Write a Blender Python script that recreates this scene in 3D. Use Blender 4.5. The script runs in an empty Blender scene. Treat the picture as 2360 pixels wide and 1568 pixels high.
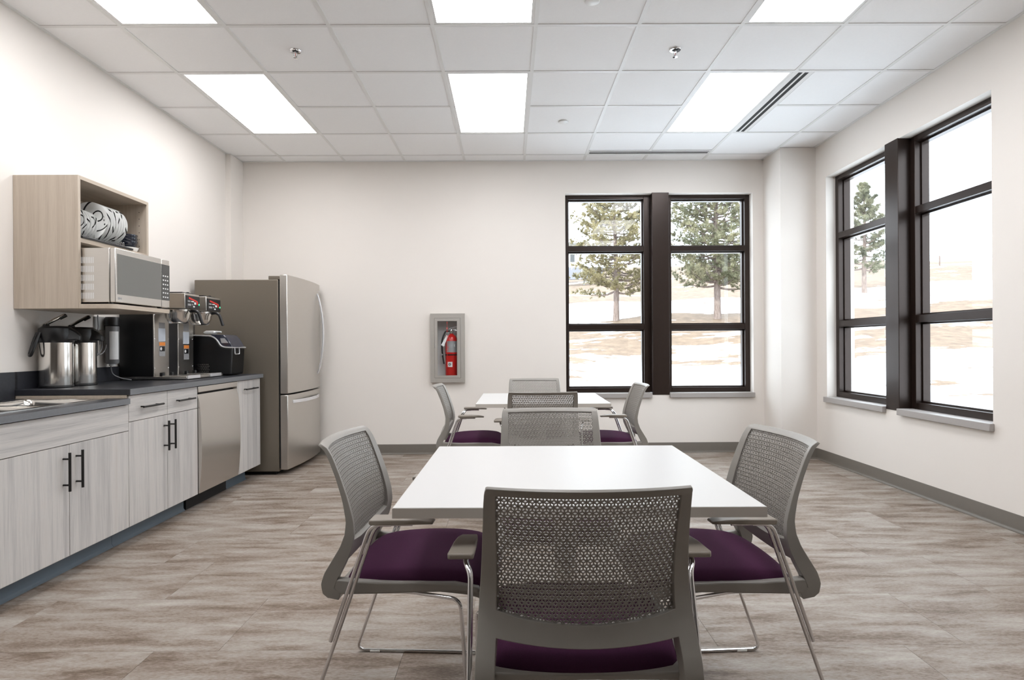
import bpy, bmesh, math, random
from mathutils import Vector, Matrix, Euler
random.seed(7)
S = bpy.context.scene
C = S.collection
PI = math.pi

# ------------------------------------------------------------------ camera
cam_d = bpy.data.cameras.new('camera'); cam = bpy.data.objects.new('camera', cam_d); C.objects.link(cam)
cam_d.sensor_width = 36.0; cam_d.lens = 1398.0 / 2360.0 * 36.0
cam_d.shift_y = 11.7 / 2360.0
cam_d.clip_start = 0.02; cam_d.clip_end = 600
CAM_Z = 1.111; YAW = 0.0061; ROLL = 0.0061
cam.matrix_world = Matrix.Translation((0, 0, CAM_Z)) @ Matrix.Rotation(-YAW, 4, 'Z') @ Matrix.Rotation(PI/2, 4, 'X') @ Matrix.Rotation(-ROLL, 4, 'Z')
S.camera = cam

# ------------------------------------------------------------------ world, sun, exposure
W = bpy.data.worlds.new('sky'); S.world = W; W.use_nodes = True
wb = W.node_tree.nodes['Background']
wb.inputs['Color'].default_value = (0.83, 0.915, 1.0, 1); wb.inputs['Strength'].default_value = 5.2
sun_d = bpy.data.lights.new('sun', 'SUN'); sun_d.energy = 3.0; sun_d.angle = 0.02; sun_d.color = (1.0, 0.95, 0.87)
sun = bpy.data.objects.new('sun', sun_d); C.objects.link(sun)
sun.rotation_euler = Vector((0.62, 0.55, -0.56)).to_track_quat('-Z', 'Y').to_euler()
PANEL_STRENGTH = 8.8
S.view_settings.view_transform = 'Standard'; S.view_settings.look = 'None'
S.view_settings.exposure = 0.16; S.view_settings.gamma = 1.0
S.view_settings.use_curve_mapping = False

# ------------------------------------------------------------------ materials
def srgb(r, g, b):
    f = lambda c: (c/255/12.92) if c/255 <= .04045 else ((c/255+.055)/1.055)**2.4
    return (f(r), f(g), f(b), 1)
MATS = {}
def mat(name, col, rough=.5, metal=0, noise=.06, nscale=8, stretch=(1,1,1), bump=0, bscale=200, emit=None, spec=None, coat=0, aniso=0, trans=0, sheen=0):
    """principled material with a faint procedural variation of colour and optional fine relief"""
    if name in MATS: return MATS[name]
    m = bpy.data.materials.new(name); m.use_nodes = True; nt = m.node_tree; N = nt.nodes; L = nt.links
    p = N['Principled BSDF']
    tc = N.new('ShaderNodeTexCoord'); mp = N.new('ShaderNodeMapping'); mp.inputs['Scale'].default_value = stretch
    L.new(tc.outputs['Object'], mp.inputs['Vector'])
    nz = N.new('ShaderNodeTexNoise'); nz.inputs['Scale'].default_value = nscale; nz.inputs['Detail'].default_value = 5
    L.new(mp.outputs['Vector'], nz.inputs['Vector'])
    mx = N.new('ShaderNodeMix'); mx.data_type = 'RGBA'
    c = col
    mx.inputs[6].default_value = tuple(max(0, v*(1-noise)) for v in c[:3]) + (1,)
    mx.inputs[7].default_value = tuple(min(1, v*(1+noise)) for v in c[:3]) + (1,)
    L.new(nz.outputs['Fac'], mx.inputs[0]); L.new(mx.outputs[2], p.inputs['Base Color'])
    p.inputs['Roughness'].default_value = rough; p.inputs['Metallic'].default_value = metal
    if spec is not None: p.inputs['Specular IOR Level'].default_value = spec
    if coat: p.inputs['Coat Weight'].default_value = coat
    if aniso: p.inputs['Anisotropic'].default_value = aniso
    if trans: p.inputs['Transmission Weight'].default_value = trans
    if sheen: p.inputs['Sheen Weight'].default_value = sheen
    if emit:
        p.inputs['Emission Color'].default_value = c; p.inputs['Emission Strength'].default_value = emit
    if bump:
        n2 = N.new('ShaderNodeTexNoise'); n2.inputs['Scale'].default_value = bscale; n2.inputs['Detail'].default_value = 3
        L.new(mp.outputs['Vector'], n2.inputs['Vector'])
        b = N.new('ShaderNodeBump'); b.inputs['Strength'].default_value = bump; b.inputs['Distance'].default_value = .002
        L.new(n2.outputs['Fac'], b.inputs['Height']); L.new(b.outputs['Normal'], p.inputs['Normal'])
    MATS[name] = m; return m

def ramp_mat(name, stops, stretch, scale, rough=.45, detail=8, dist=.3, per_object=False, second=None, bump=0):
    """streaked procedural material: stretched noise through a colour ramp"""
    m = bpy.data.materials.new(name); m.use_nodes = True; nt = m.node_tree; N = nt.nodes; L = nt.links
    p = N['Principled BSDF']; p.inputs['Roughness'].default_value = rough
    tc = N.new('ShaderNodeTexCoord'); mp = N.new('ShaderNodeMapping'); mp.inputs['Scale'].default_value = stretch
    src = tc.outputs['Object']
    if per_object:
        oi = N.new('ShaderNodeObjectInfo'); ml = N.new('ShaderNodeMath'); ml.operation = 'MULTIPLY'; ml.inputs[1].default_value = 37.0
        L.new(oi.outputs['Random'], ml.inputs[0])
        ad = N.new('ShaderNodeVectorMath'); ad.operation = 'ADD'
        L.new(src, ad.inputs[0]); L.new(ml.outputs[0], ad.inputs[1]); src = ad.outputs[0]
    L.new(src, mp.inputs['Vector'])
    nz = N.new('ShaderNodeTexNoise'); nz.inputs['Scale'].default_value = scale; nz.inputs['Detail'].default_value = detail
    nz.inputs['Roughness'].default_value = .62; nz.inputs['Distortion'].default_value = dist
    L.new(mp.outputs['Vector'], nz.inputs['Vector'])
    fac = nz.outputs['Fac']
    if second:
        st2, sc2, w2 = second
        mp2 = N.new('ShaderNodeMapping'); mp2.inputs['Scale'].default_value = st2; L.new(src, mp2.inputs['Vector'])
        n2 = N.new('ShaderNodeTexNoise'); n2.inputs['Scale'].default_value = sc2; n2.inputs['Detail'].default_value = 6; n2.inputs['Roughness'].default_value = .7
        L.new(mp2.outputs['Vector'], n2.inputs['Vector'])
        mx = N.new('ShaderNodeMix'); mx.data_type = 'FLOAT'; mx.inputs[0].default_value = w2
        L.new(fac, mx.inputs[2]); L.new(n2.outputs['Fac'], mx.inputs[3]); fac = mx.outputs[0]
    cr = N.new('ShaderNodeValToRGB'); e = cr.color_ramp.elements
    e[0].position, e[0].color = stops[0]; e[1].position, e[1].color = stops[-1]
    for pos, col in stops[1:-1]:
        k = e.new(pos); k.color = col
    L.new(fac, cr.inputs['Fac']); L.new(cr.outputs['Color'], p.inputs['Base Color'])
    if bump:
        b = N.new('ShaderNodeBump'); b.inputs['Strength'].default_value = bump; b.inputs['Distance'].default_value = .003
        L.new(fac, b.inputs['Height']); L.new(b.outputs['Normal'], p.inputs['Normal'])
    MATS[name] = m; return m

M = {}
M['wall'] = mat('wall_paint', (0.79, 0.745, 0.698, 1), .62, noise=.012, nscale=3, bump=.08, bscale=260)
M['low_bounce'] = mat('low_bounce_wall_paint', srgb(84, 78, 73), .62, noise=.012, nscale=3, bump=.08, bscale=260)  # dark colour made up for the unseen end wall, to cut bounced light
M['tile'] = mat('ceiling_tile', (0.94, 0.94, 0.945, 1), .9, noise=.02, nscale=60, bump=.35, bscale=420)
M['tbar'] = mat('ceiling_grid_paint', (0.80, 0.80, 0.79, 1), .45, noise=.01)
M['panel'] = mat('light_diffuser', (0.975, 0.980, 1.0, 1), .6, noise=.0, emit=PANEL_STRENGTH)
M['white_metal'] = mat('white_enamel', (0.8, 0.8, 0.79, 1), .4, noise=.01)
M['black'] = mat('black_plastic', srgb(20, 20, 22), .35, noise=.1)
M['black_matte'] = mat('black_matte', srgb(16, 16, 17), .7, noise=.1)
M['black_pull'] = mat('black_pull', srgb(22, 21, 20), .45, noise=.1)
M['chrome'] = mat('chrome', (0.72, 0.72, 0.73, 1), .10, 1, noise=.02)
M['steel'] = mat('brushed_steel', (0.60, 0.575, 0.54, 1), .30, 1, noise=.05, nscale=12, stretch=(1, 1, 40))
M['steel_h'] = mat('brushed_steel_horizontal', (0.62, 0.60, 0.57, 1), .26, 1, noise=.05, nscale=12, stretch=(30, 1, 30))
M['steel_mirror'] = mat('polished_steel', (0.72, 0.70, 0.67, 1), .16, 1, noise=.04, nscale=20, stretch=(1, 1, .02))
M['satin'] = mat('satin_steel', (0.46, 0.435, 0.40, 1), .42, .45, noise=.06, nscale=12, stretch=(1, 1, 40))
M['fridge_side'] = mat('fridge_side', srgb(118, 110, 98), .5, .35, noise=.06, nscale=300)
M['base'] = mat('rubber_base', srgb(108, 102, 94), .42, noise=.05, nscale=30)
M['toe'] = mat('toe_kick_reflection_tint', srgb(86, 100, 112), .42, noise=.05, nscale=30)  # same rubber base, with a bluish reflection painted into its colour
M['bronze'] = mat('bronze_aluminium', srgb(47, 36, 31), .30, .45, noise=.08, nscale=40)
M['sill'] = mat('grey_solid_surface', srgb(165, 160, 157), .4, noise=.05, nscale=150)
M['counter'] = mat('dark_laminate_counter', srgb(44, 45, 50), .38, noise=.35, nscale=60)
M['counter_edge'] = mat('grey_counter_edge', srgb(110, 112, 116), .4, noise=.1, nscale=90)
lam = [(0.32, srgb(156, 152, 150)), (0.43, srgb(182, 179, 177)), (0.54, srgb(205, 201, 197)), (0.68, srgb(184, 176, 171))]
M['lam_v'] = ramp_mat('laminate_grain_vertical', lam, (5, 5, .22), 3.2, .42, second=((80, 80, 1.2), 4, .42))
M['lam_h'] = ramp_mat('laminate_grain_horizontal', lam, (.22, .22, 6), 3.2, .42, second=((1.2, 1.2, 80), 4, .42))
lam2 = [(0.26, srgb(158, 142, 126)), (0.44, srgb(184, 170, 154)), (0.60, srgb(197, 184, 168)), (0.78, srgb(172, 156, 139))]
M['oak_v'] = ramp_mat('oak_laminate_vertical', lam2, (14, 14, .5), 3.0, .45, second=((90, 90, 1.5), 4, .45))
M['oak_y'] = ramp_mat('oak_laminate_long', lam2, (14, .5, 14), 3.0, .45, second=((90, 1.5, 90), 4, .45))
fl = [(0.34, srgb(84, 69, 56)), (0.42, srgb(113, 98, 85)), (0.49, srgb(138, 126, 116)), (0.57, srgb(154, 146, 138)), (0.66, srgb(170, 163, 155))]
M['plank'] = ramp_mat('vinyl_plank', fl, (1.3, 5.6, 1), 2.1, .50, detail=9, dist=.35, per_object=True, second=((12, 44, 1), 4.5, .38))
M['plank'].node_tree.nodes['Principled BSDF'].inputs['Specular IOR Level'].default_value = .25
M['subfloor'] = mat('subfloor', srgb(85, 76, 66), .8)
M['table'] = mat('white_laminate', (0.585, 0.583, 0.578, 1), .34, noise=.008)
M['table_edge'] = mat('pale_edge_band', srgb(196, 190, 182), .45, noise=.02)
M['chair'] = mat('grey_nylon', srgb(142, 138, 132), .36, noise=.04, nscale=30, bump=.1, bscale=900)
M['purple'] = mat('purple_upholstery', srgb(70, 35, 61), .9, noise=.22, nscale=500, bump=.5, bscale=1600, spec=.15)
M['arm'] = mat('arm_cap', srgb(140, 132, 122), .38, noise=.03)
M['red'] = mat('red_enamel', srgb(196, 26, 22), .28, noise=.04, coat=.4)
M['white'] = mat('white_glaze', (0.82, 0.82, 0.81, 1), .22, noise=.01)
M['label_white'] = mat('white_label', (0.78, 0.78, 0.78, 1), .5, noise=.02)
M['label_grey'] = mat('grey_label', srgb(150, 150, 152), .5, noise=.25, nscale=400)
M['label_blue'] = mat('pale_blue_label', srgb(205, 212, 222), .5, noise=.03)
M['label_orange'] = mat('orange_label', srgb(232, 140, 62), .5, noise=.05)
M['label_red'] = mat('red_label', srgb(214, 48, 40), .45, noise=.05)
M['green_lamp'] = mat('green_pilot', (0.05, 0.9, 0.35, 1), .3, emit=1.0)
M['dark_glass'] = mat('dark_glass', srgb(60, 62, 62), .12, noise=.03, coat=.3)
M['mw_glass'] = mat('oven_door_glass', srgb(112, 112, 108), .25, noise=.03)
M['trim_silver'] = mat('silver_trim', (0.80, 0.80, 0.82, 1), .22, .6, noise=.01)
M['navy_glaze'] = mat('black_blue_glaze', srgb(24, 30, 44), .15, noise=.2, coat=.5)
M['tube_clear'] = mat('grey_tubing', srgb(120, 120, 122), .3)
M['clear'] = mat('smoky_lid', srgb(58, 60, 72), .12, noise=.02, coat=.5)
M['wall_grey'] = mat('grey_board', srgb(150, 150, 148), .6)
M['ext_white'] = mat('outdoor_white_render', (0.8, 0.8, 0.79, 1), .8, noise=.05)
M['solar'] = mat('solar_cells', srgb(98, 98, 104), .6, .0, noise=.1)
M['bark'] = ramp_mat('pine_bark', [(0.3, srgb(94, 81, 75)), (0.55, srgb(129, 115, 108)), (0.75, srgb(152, 142, 134))], (9, 9, 1.6), 2.5, .95, bump=.6)
M['roof'] = mat('roof_slab', srgb(120, 120, 120), .9)
M['terracotta_wall'] = mat('pale_stone_facing', srgb(190, 176, 160), .9, noise=.15, nscale=20)

def glass_mat(name, tint=(1, 1, 1, 1), ior=1.5, boost=1.0):
    m = bpy.data.materials.new(name); m.use_nodes = True; nt = m.node_tree; N = nt.nodes; L = nt.links
    N.remove(N['Principled BSDF']); out = N['Material Output']
    t = N.new('ShaderNodeBsdfTransparent'); t.inputs['Color'].default_value = tint
    g = N.new('ShaderNodeBsdfGlossy'); g.inputs['Roughness'].default_value = .0
    f = N.new('ShaderNodeFresnel'); f.inputs['IOR'].default_value = ior
    nz = N.new('ShaderNodeTexNoise'); nz.inputs['Scale'].default_value = 3
    cm = N.new('ShaderNodeMath'); cm.operation = 'MULTIPLY_ADD'; cm.inputs[1].default_value = .02; cm.inputs[2].default_value = boost - .01
    L.new(nz.outputs['Fac'], cm.inputs[0])
    mu = N.new('ShaderNodeMath'); mu.operation = 'MULTIPLY'; L.new(f.outputs[0], mu.inputs[0]); L.new(cm.outputs[0], mu.inputs[1])
    ge = N.new('ShaderNodeNewGeometry'); iv = N.new('ShaderNodeMath'); iv.operation = 'SUBTRACT'; iv.inputs[0].default_value = 1.0; L.new(ge.outputs['Backfacing'], iv.inputs[1])
    m3 = N.new('ShaderNodeMath'); m3.operation = 'MULTIPLY'; L.new(mu.outputs[0], m3.inputs[0]); L.new(iv.outputs[0], m3.inputs[1])   # reflect at the outer faces only
    mx = N.new('ShaderNodeMixShader'); L.new(m3.outputs[0], mx.inputs[0]); L.new(t.outputs[0], mx.inputs[1]); L.new(g.outputs[0], mx.inputs[2])
    L.new(mx.outputs[0], out.inputs['Surface']); MATS[name] = m; return m
M['glass'] = glass_mat('window_glass', (0.985, 0.995, 0.99, 1), 1.5, 1.0)
M['glass2'] = glass_mat('cabinet_glass', (0.97, 0.98, 0.98, 1), 1.45, 1.0)

def foliage_mat(name, a, b):
    m = bpy.data.materials.new(name); m.use_nodes = True; nt = m.node_tree; N = nt.nodes; L = nt.links
    p = N['Principled BSDF']; p.inputs['Roughness'].default_value = .7
    tc = N.new('ShaderNodeTexCoord'); nz = N.new('ShaderNodeTexNoise'); nz.inputs['Scale'].default_value = 1.3; nz.inputs['Detail'].default_value = 6
    L.new(tc.outputs['Object'], nz.inputs['Vector'])
    cr = N.new('ShaderNodeValToRGB'); cr.color_ramp.elements[0].position = .35; cr.color_ramp.elements[0].color = a
    cr.color_ramp.elements[1].position = .65; cr.color_ramp.elements[1].color = b
    L.new(nz.outputs['Fac'], cr.inputs['Fac']); L.new(cr.outputs['Color'], p.inputs['Base Color'])
    MATS[name] = m; return m
M['needle_a'] = foliage_mat('pine_needles_olive', srgb(114, 108, 76), srgb(157, 146, 111))
M['needle_b'] = foliage_mat('pine_needles_green', srgb(101, 104, 81), srgb(142, 137, 108))
M['needle_c'] = foliage_mat('pine_needles_grey_green', srgb(98, 102, 84), srgb(140, 138, 112))

# ------------------------------------------------------------------ mesh builder
class B:
    def __init__(s): s.v = []; s.f = []
    def add(s, vs, fs):
        o = len(s.v); s.v += [tuple(p) for p in vs]; s.f += [tuple(o+i for i in q) for q in fs]; return s
    def box(s, x0, x1, y0, y1, z0, z1):
        vs = [(x, y, z) for z in (z0, z1) for y in (y0, y1) for x in (x0, x1)]
        return s.add(vs, [(0,2,3,1), (4,5,7,6), (0,1,5,4), (2,6,7,3), (0,4,6,2), (1,3,7,5)])
    def tube(s, path, r, n=10, cap=True, closed=False):
        P = [Vector(p) for p in path]; k = len(P); R = r if isinstance(r, (list, tuple)) else [r]*k
        vs = []; up = None
        for i, p in enumerate(P):
            if closed: t = (P[(i+1) % k]-P[i-1]).normalized()
            else: t = (P[min(i+1, k-1)]-P[max(i-1, 0)]).normalized()
            if up is None:
                up = Vector((0,0,1)) if abs(t.z) < .9 else Vector((1,0,0))
            a = t.cross(up)
            if a.length < 1e-6: a = t.orthogonal()
            a.normalize(); up = a.cross(t).normalized()
            for j in range(n):
                w = 2*PI*j/n; vs.append(p + (a*math.cos(w)+up*math.sin(w))*R[i])
        fs = []
        for i in range(k if closed else k-1):
            i2 = (i+1) % k
            for j in range(n):
                j2 = (j+1) % n; fs.append((i*n+j, i*n+j2, i2*n+j2, i2*n+j))
        if cap and not closed:
            fs.append(tuple(reversed(range(n)))); fs.append(tuple((k-1)*n+j for j in range(n)))
        return s.add(vs, fs)
    def lathe(s, prof, c=(0,0,0), axis='z', n=32, a0=0, a1=2*PI):
        """prof: (radius, height) pairs"""
        vs = []; full = abs(a1-a0-2*PI) < 1e-6; m = n if full else n+1
        for r, h in prof:
            for j in range(m):
                w = a0+(a1-a0)*j/n; x, y = r*math.cos(w), r*math.sin(w)
                q = (x, y, h) if axis == 'z' else ((h, x, y) if axis == 'x' else (x, h, y))
                vs.append((q[0]+c[0], q[1]+c[1], q[2]+c[2]))
        fs = []
        for i in range(len(prof)-1):
            for j in range(n):
                j2 = (j+1) % m if full else j+1
                fs.append((i*m+j, i*m+j2, (i+1)*m+j2, (i+1)*m+j))
        return s.add(vs, fs)
    def prism(s, poly, axis, a, b):
        """poly in the two remaining axes order: x->(y,z), y->(x,z), z->(x,y)"""
        n = len(poly)
        def q(u, v, h): return (h, u, v) if axis == 'x' else ((u, h, v) if axis == 'y' else (u, v, h))
        vs = [q(u, v, a) for u, v in poly]+[q(u, v, b) for u, v in poly]
        fs = [tuple(range(n)), tuple(reversed(range(n, 2*n)))]+[(i, n+i, n+(i+1) % n, (i+1) % n) for i in range(n)]
        return s.add(vs, fs)
    def mesh(s, name, origin=(0,0,0), smooth=35, fixn=True):
        me = bpy.data.meshes.new(name); o = Vector(origin)
        me.from_pydata([Vector(p)-o for p in s.v], [], s.f)
        if fixn:
            bm = bmesh.new(); bm.from_mesh(me); bmesh.ops.recalc_face_normals(bm, faces=bm.faces); bm.to_mesh(me); bm.free()
        me.update()
        if smooth:
            me.polygons.foreach_set('use_smooth', [True]*len(me.polygons)); me.set_sharp_from_angle(angle=math.radians(smooth))
        return me

def tag(o, label=None, cat=None, group=None, kind=None):
    if label: o['label'] = label
    if cat: o['category'] = cat
    if group: o['group'] = group
    if kind: o['kind'] = kind
    return o
def thing(name, loc, label=None, cat=None, group=None, kind=None, rz=0):
    o = bpy.data.objects.new(name, None); C.objects.link(o); o.location = loc; o.rotation_euler = (0, 0, rz)
    o.empty_display_size = .05
    return tag(o, label, cat, group, kind)
def root_of(o):
    while o.parent: o = o.parent
    return o
def part(name, b, m, parent=None, bevel=0, seg=2, smooth=35, label=None, kind=None, fixn=True):
    """one mesh object; vertices given in world coordinates, stored relative to the thing's base"""
    org = root_of(parent).location if parent else (0, 0, 0)
    me = b.mesh(name, org, smooth, fixn); me.materials.append(M[m] if isinstance(m, str) else m)
    o = bpy.data.objects.new(name, me); C.objects.link(o)
    if parent: o.parent = parent
    if bevel:
        k = o.modifiers.new('bevel', 'BEVEL'); k.width = bevel; k.segments = seg; k.limit_method = 'ANGLE'; k.angle_limit = math.radians(40)
    if label: o['label'] = label
    if kind: o['kind'] = kind
    return o
def solo(name, b, m, org, label, cat, group=None, kind=None, bevel=0, smooth=35):
    """a thing that is one mesh"""
    me = b.mesh(name, org, smooth); me.materials.append(M[m] if isinstance(m, str) else m)
    o = bpy.data.objects.new(name, me); C.objects.link(o); o.location = org
    if bevel:
        k = o.modifiers.new('bevel', 'BEVEL'); k.width = bevel; k.segments = 2; k.limit_method = 'ANGLE'
    return tag(o, label, cat, group, kind)
def copy_tree(o, parent=None):
    c = o.copy(); C.objects.link(c); c.parent = parent
    for ch in list(o.children): copy_tree(ch, c)
    return c
def text_part(name, body, size, m, parent, mtx, ext=.0004):
    cu = bpy.data.curves.new(name, 'FONT'); cu.body = body; cu.size = size; cu.align_x = 'CENTER'; cu.align_y = 'CENTER'; cu.extrude = ext
    t = bpy.data.objects.new(name, cu); C.objects.link(t)
    bpy.context.view_layer.update()
    me = bpy.data.meshes.new_from_object(t.evaluated_get(bpy.context.evaluated_depsgraph_get()))
    C.objects.unlink(t); bpy.data.objects.remove(t)
    org = root_of(parent).location
    me.transform(Matrix.Translation(-Vector(org)) @ mtx); me.materials.clear(); me.materials.append(M[m])
    o = bpy.data.objects.new(name, me); C.objects.link(o); o.parent = parent; return o
def arc(c, r, a0, a1, n, plane):
    out = []
    for i in range(n+1):
        w = math.radians(a0+(a1-a0)*i/n); u, v = r*math.cos(w), r*math.sin(w)
        out.append({'xy': (c[0]+u, c[1]+v, c[2]), 'yz': (c[0], c[1]+u, c[2]+v), 'xz': (c[0]+u, c[1], c[2]+v)}[plane])
    return out
def round_path(pts, r, n=5):
    """polyline with filleted corners"""
    P = [Vector(p) for p in pts]; out = [P[0]]
    for i in range(1, len(P)-1):
        a, b, c = P[i-1], P[i], P[i+1]; u = (a-b).normalized(); v = (c-b).normalized()
        d = min(r, (a-b).length*.48, (c-b).length*.48)
        p, q = b+u*d, b+v*d
        for k in range(n+1):
            t = k/n; out.append(p*(1-t)**2+b*2*t*(1-t)+q*t*t)
    out.append(P[-1]); return out

# ------------------------------------------------------------------ room shell
XL, XR, YB, YF, ZC = -2.7526, 2.9705, 6.2155, -2.3, 2.996
TH = .26
def wall_holes(name, axis, at, out, u0, u1, z0, z1, holes, m='wall', label=None):
    """a wall slab with real openings; axis 'y' spans x, axis 'x' spans y; out = outer face coordinate"""
    us = sorted({u0, u1}|{h[0] for h in holes}|{h[1] for h in holes}); zs = sorted({z0, z1}|{h[2] for h in holes}|{h[3] for h in holes})
    def solid(i, j):
        if not (0 <= i < len(us)-1 and 0 <= j < len(zs)-1): return False
        cu, cz = (us[i]+us[i+1])/2, (zs[j]+zs[j+1])/2
        return not any(h[0] < cu < h[1] and h[2] < cz < h[3] for h in holes)
    b = B(); q = (lambda u, d, z: (u, d, z)) if axis == 'y' else (lambda u, d, z: (d, u, z))
    for i in range(len(us)-1):
        for j in range(len(zs)-1):
            if not solid(i, j): continue
            a0, a1, b0, b1 = us[i], us[i+1], zs[j], zs[j+1]
            for d in (at, out): b.add([q(a0, d, b0), q(a1, d, b0), q(a1, d, b1), q(a0, d, b1)], [(0,1,2,3)])
            for (di, dj, e) in ((-1,0,((a0,b0),(a0,b1))), (1,0,((a1,b0),(a1,b1))), (0,-1,((a0,b0),(a1,b0))), (0,1,((a0,b1),(a1,b1)))):
                if not solid(i+di, j+dj):
                    (p0, r0), (p1, r1) = e
                    b.add([q(p0, at, r0), q(p1, at, r1), q(p1, out, r1), q(p0, out, r0)], [(0,1,2,3)])
    me = b.mesh(name, smooth=0)
    bm = bmesh.new(); bm.from_mesh(me); bmesh.ops.remove_doubles(bm, verts=bm.verts, dist=1e-5); bmesh.ops.recalc_face_normals(bm, faces=bm.faces); bm.to_mesh(me); bm.free()
    me.materials.append(M[m]); o = bpy.data.objects.new(name, me); C.objects.link(o); return tag(o, label, kind='structure')

WZ0, WZ1 = .592, 2.663
BX0, BX1 = .592, 2.519          # back window opening
RY0, RY1 = 3.702, 5.640         # right window opening
FX0, FX1, FZ0, FZ1 = -.765, -.470, .765, 1.405   # recess of the extinguisher cabinet
wall_holes('wall_back', 'y', YB, YB+TH, XL-TH, XR+TH, -.3, ZC+.25, [(BX0, BX1, WZ0, WZ1), (FX0, FX1, FZ0, FZ1)], label='warm white back wall with a window')
wall_holes('wall_right', 'x', XR, XR+TH, YF-TH, YB, -.3, ZC+.25, [(RY0, RY1, WZ0, WZ1)], label='warm white right wall with a window')
wall_holes('wall_left', 'x', XL, XL-TH, YF-TH, YB, -.3, ZC+.25, [], label='warm white left wall behind the cabinets')
wall_holes('wall_front', 'y', YF, YF-TH, XL, XR, -.3, ZC+.25, [], m='low_bounce', label='wall closing the near end of the room')
tag(part('wall_column', B().box(2.627, XR, 5.822, YB, 0, ZC), 'wall'), 'boxed column in the corner between the windows', kind='structure')
tag(part('wall_chase', B().box(XL, -2.702, 5.943, YB, 0, ZC), 'wall'), 'shallow boxed chase in the corner behind the fridge', kind='structure')
tag(part('roof_slab', B().box(XL-TH-.3, XR+TH+.3, YF-TH-.3, YB+TH+.3, ZC+.25, ZC+.5), 'roof'), 'roof slab above the room', kind='structure')

# floor: individual vinyl planks on a subfloor
floor = tag(part('floor', B().box(XL, XR, YF, YB, -.1, -.0035), 'subfloor'), 'grey-brown vinyl plank floor', kind='structure')
PL, PW = .9144, .4572
plank_me = {}
def plank(x0, x1, y0, y1):
    key = (round(x1-x0, 3), round(y1-y0, 3))
    if key not in plank_me:
        w, h = key; g = .0004
        b = B().box(-w/2+g, w/2-g, -h/2+g, h/2-g, -.0035, 0); me = b.mesh('plank', smooth=0); me.materials.append(M['plank']); plank_me[key] = me
    o = bpy.data.objects.new('plank', plank_me[key]); C.objects.link(o); o.parent = floor; o.location = ((x0+x1)/2, (y0+y1)/2, 0)
r0 = 2.222 - math.ceil((2.222-YF)/PW)*PW
k = 0; y = r0
while y < YB-1e-4:
    ya, yb = max(y, YF), min(y+PW, YB)
    row = round((y-2.222)/PW)
    off = -1.98 + [0, .46, .2, .68][row % 4]
    x = off - math.ceil((off-XL)/PL)*PL
    while x < XR-1e-4:
        xa, xb = max(x, XL), min(x+PL, XR)
        if xb-xa > .01 and yb-ya > .01: plank(xa, xb, ya, yb)
        x += PL
    y += PW

# baseboards: cove profile (depth, height)
cove = [(0, 0), (.020, 0), (.0198, .003), (.010, .0055), (.0062, .009), (.0045, .020), (.004, .098), (.003, .1015), (0, .102)]
def cove_run(name, p, q, inward, label):
    """extrude the cove profile from p to q along a wall, inward = unit vector into the room"""
    b = B(); n = len(cove); vs = []
    for c in (p, q):
        for d, h in cove: vs.append((c[0]+inward[0]*d, c[1]+inward[1]*d, h))
    fs = [(i, n+i, n+i+1, i+1) for i in range(n-1)]+[tuple(range(n)), tuple(reversed(range(n, 2*n)))]
    b.add(vs, fs); return tag(part(name, b, 'base', smooth=50), label, kind='structure')
cove_run('baseboard_back', (-1.99, YB), (2.627, YB), (0, -1), 'grey rubber cove base along the back wall')
cove_run('baseboard_right', (XR, YF), (XR, 5.822), (-1, 0), 'grey rubber cove base along the right wall')
cove_run('baseboard_column', (2.627, 5.822), (XR, 5.822), (0, -1), 'grey rubber cove base on the column front')
cove_run('baseboard_column_side', (2.627, 5.803), (2.627, YB), (-1, 0), 'grey rubber cove base on the column side')
cove_run('baseboard_left', (XL, YF), (XL, 2.46), (1, 0), 'grey rubber cove base along the left wall')

# ------------------------------------------------------------------ ceiling: tiles, grid, lights
T = .6096; GX, GY = -.4359, 3.5771
ceiling = tag(part('ceiling', B().box(XL, XR, YF, YB, ZC+.12, ZC+.2), 'roof'), 'suspended ceiling of square white tiles in a white grid', kind='structure')
cx = [XL]+[GX+i*T for i in range(-3, 6)]+[XR]
cy = [YF]+[GY+j*T for j in range(-9, 5)]+[YB]
light_cols = (-3, 0, 3); light_rows = (-5, -2, 1)
lit = set()
for i in light_cols:
    for j in light_rows:
        for d in (0, 1): lit.add((i, j+d))
tile_me = {}
for a in range(len(cx)-1):
    for c in range(len(cy)-1):
        i = a-4; j = c-10
        if (i, j) in lit: continue
        x0, x1, y0, y1 = cx[a], cx[a+1], cy[c], cy[c+1]
        if i == 4 and j in (1, 2): x0 += .135                    # beside the slot diffuser
        if i in (2, 3) and j == 3: y1 -= .125
        w, h = round(x1-x0, 4), round(y1-y0, 4)
        if (w, h) not in tile_me:
            g = .006
            me = B().box(-w/2+g, w/2-g, -h/2+g, h/2-g, .004, .022).mesh('ceiling_tile', smooth=0); me.materials.append(M['tile']); tile_me[(w, h)] = me
        o = bpy.data.objects.new('ceiling_tile', tile_me[(w, h)]); C.objects.link(o); o.parent = ceiling; o.location = ((x0+x1)/2, (y0+y1)/2, ZC)
def tbar(x0, x1, y0, y1):
    g = .012
    if x1-x0 < 1e-6: b = B().box(x0-g, x0+g, y0, y1, ZC, ZC+.004).box(x0-.001, x0+.001, y0, y1, ZC+.004, ZC+.04)
    else: b = B().box(x0, x1, y0-g, y0+g, ZC-.0004, ZC+.0036).box(x0, x1, y0-.001, y0+.001, ZC+.0036, ZC+.04)
    part('grid_bar', b, 'tbar', ceiling, smooth=0)
for i in range(-3, 6):
    if i == 3: tbar(GX+i*T, GX+i*T, YF, GY+4*T-.125); tbar(GX+i*T, GX+i*T, GY+4*T-.012, YB)
    else: tbar(GX+i*T, GX+i*T, YF, YB if i < 5 else 5.82)
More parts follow.
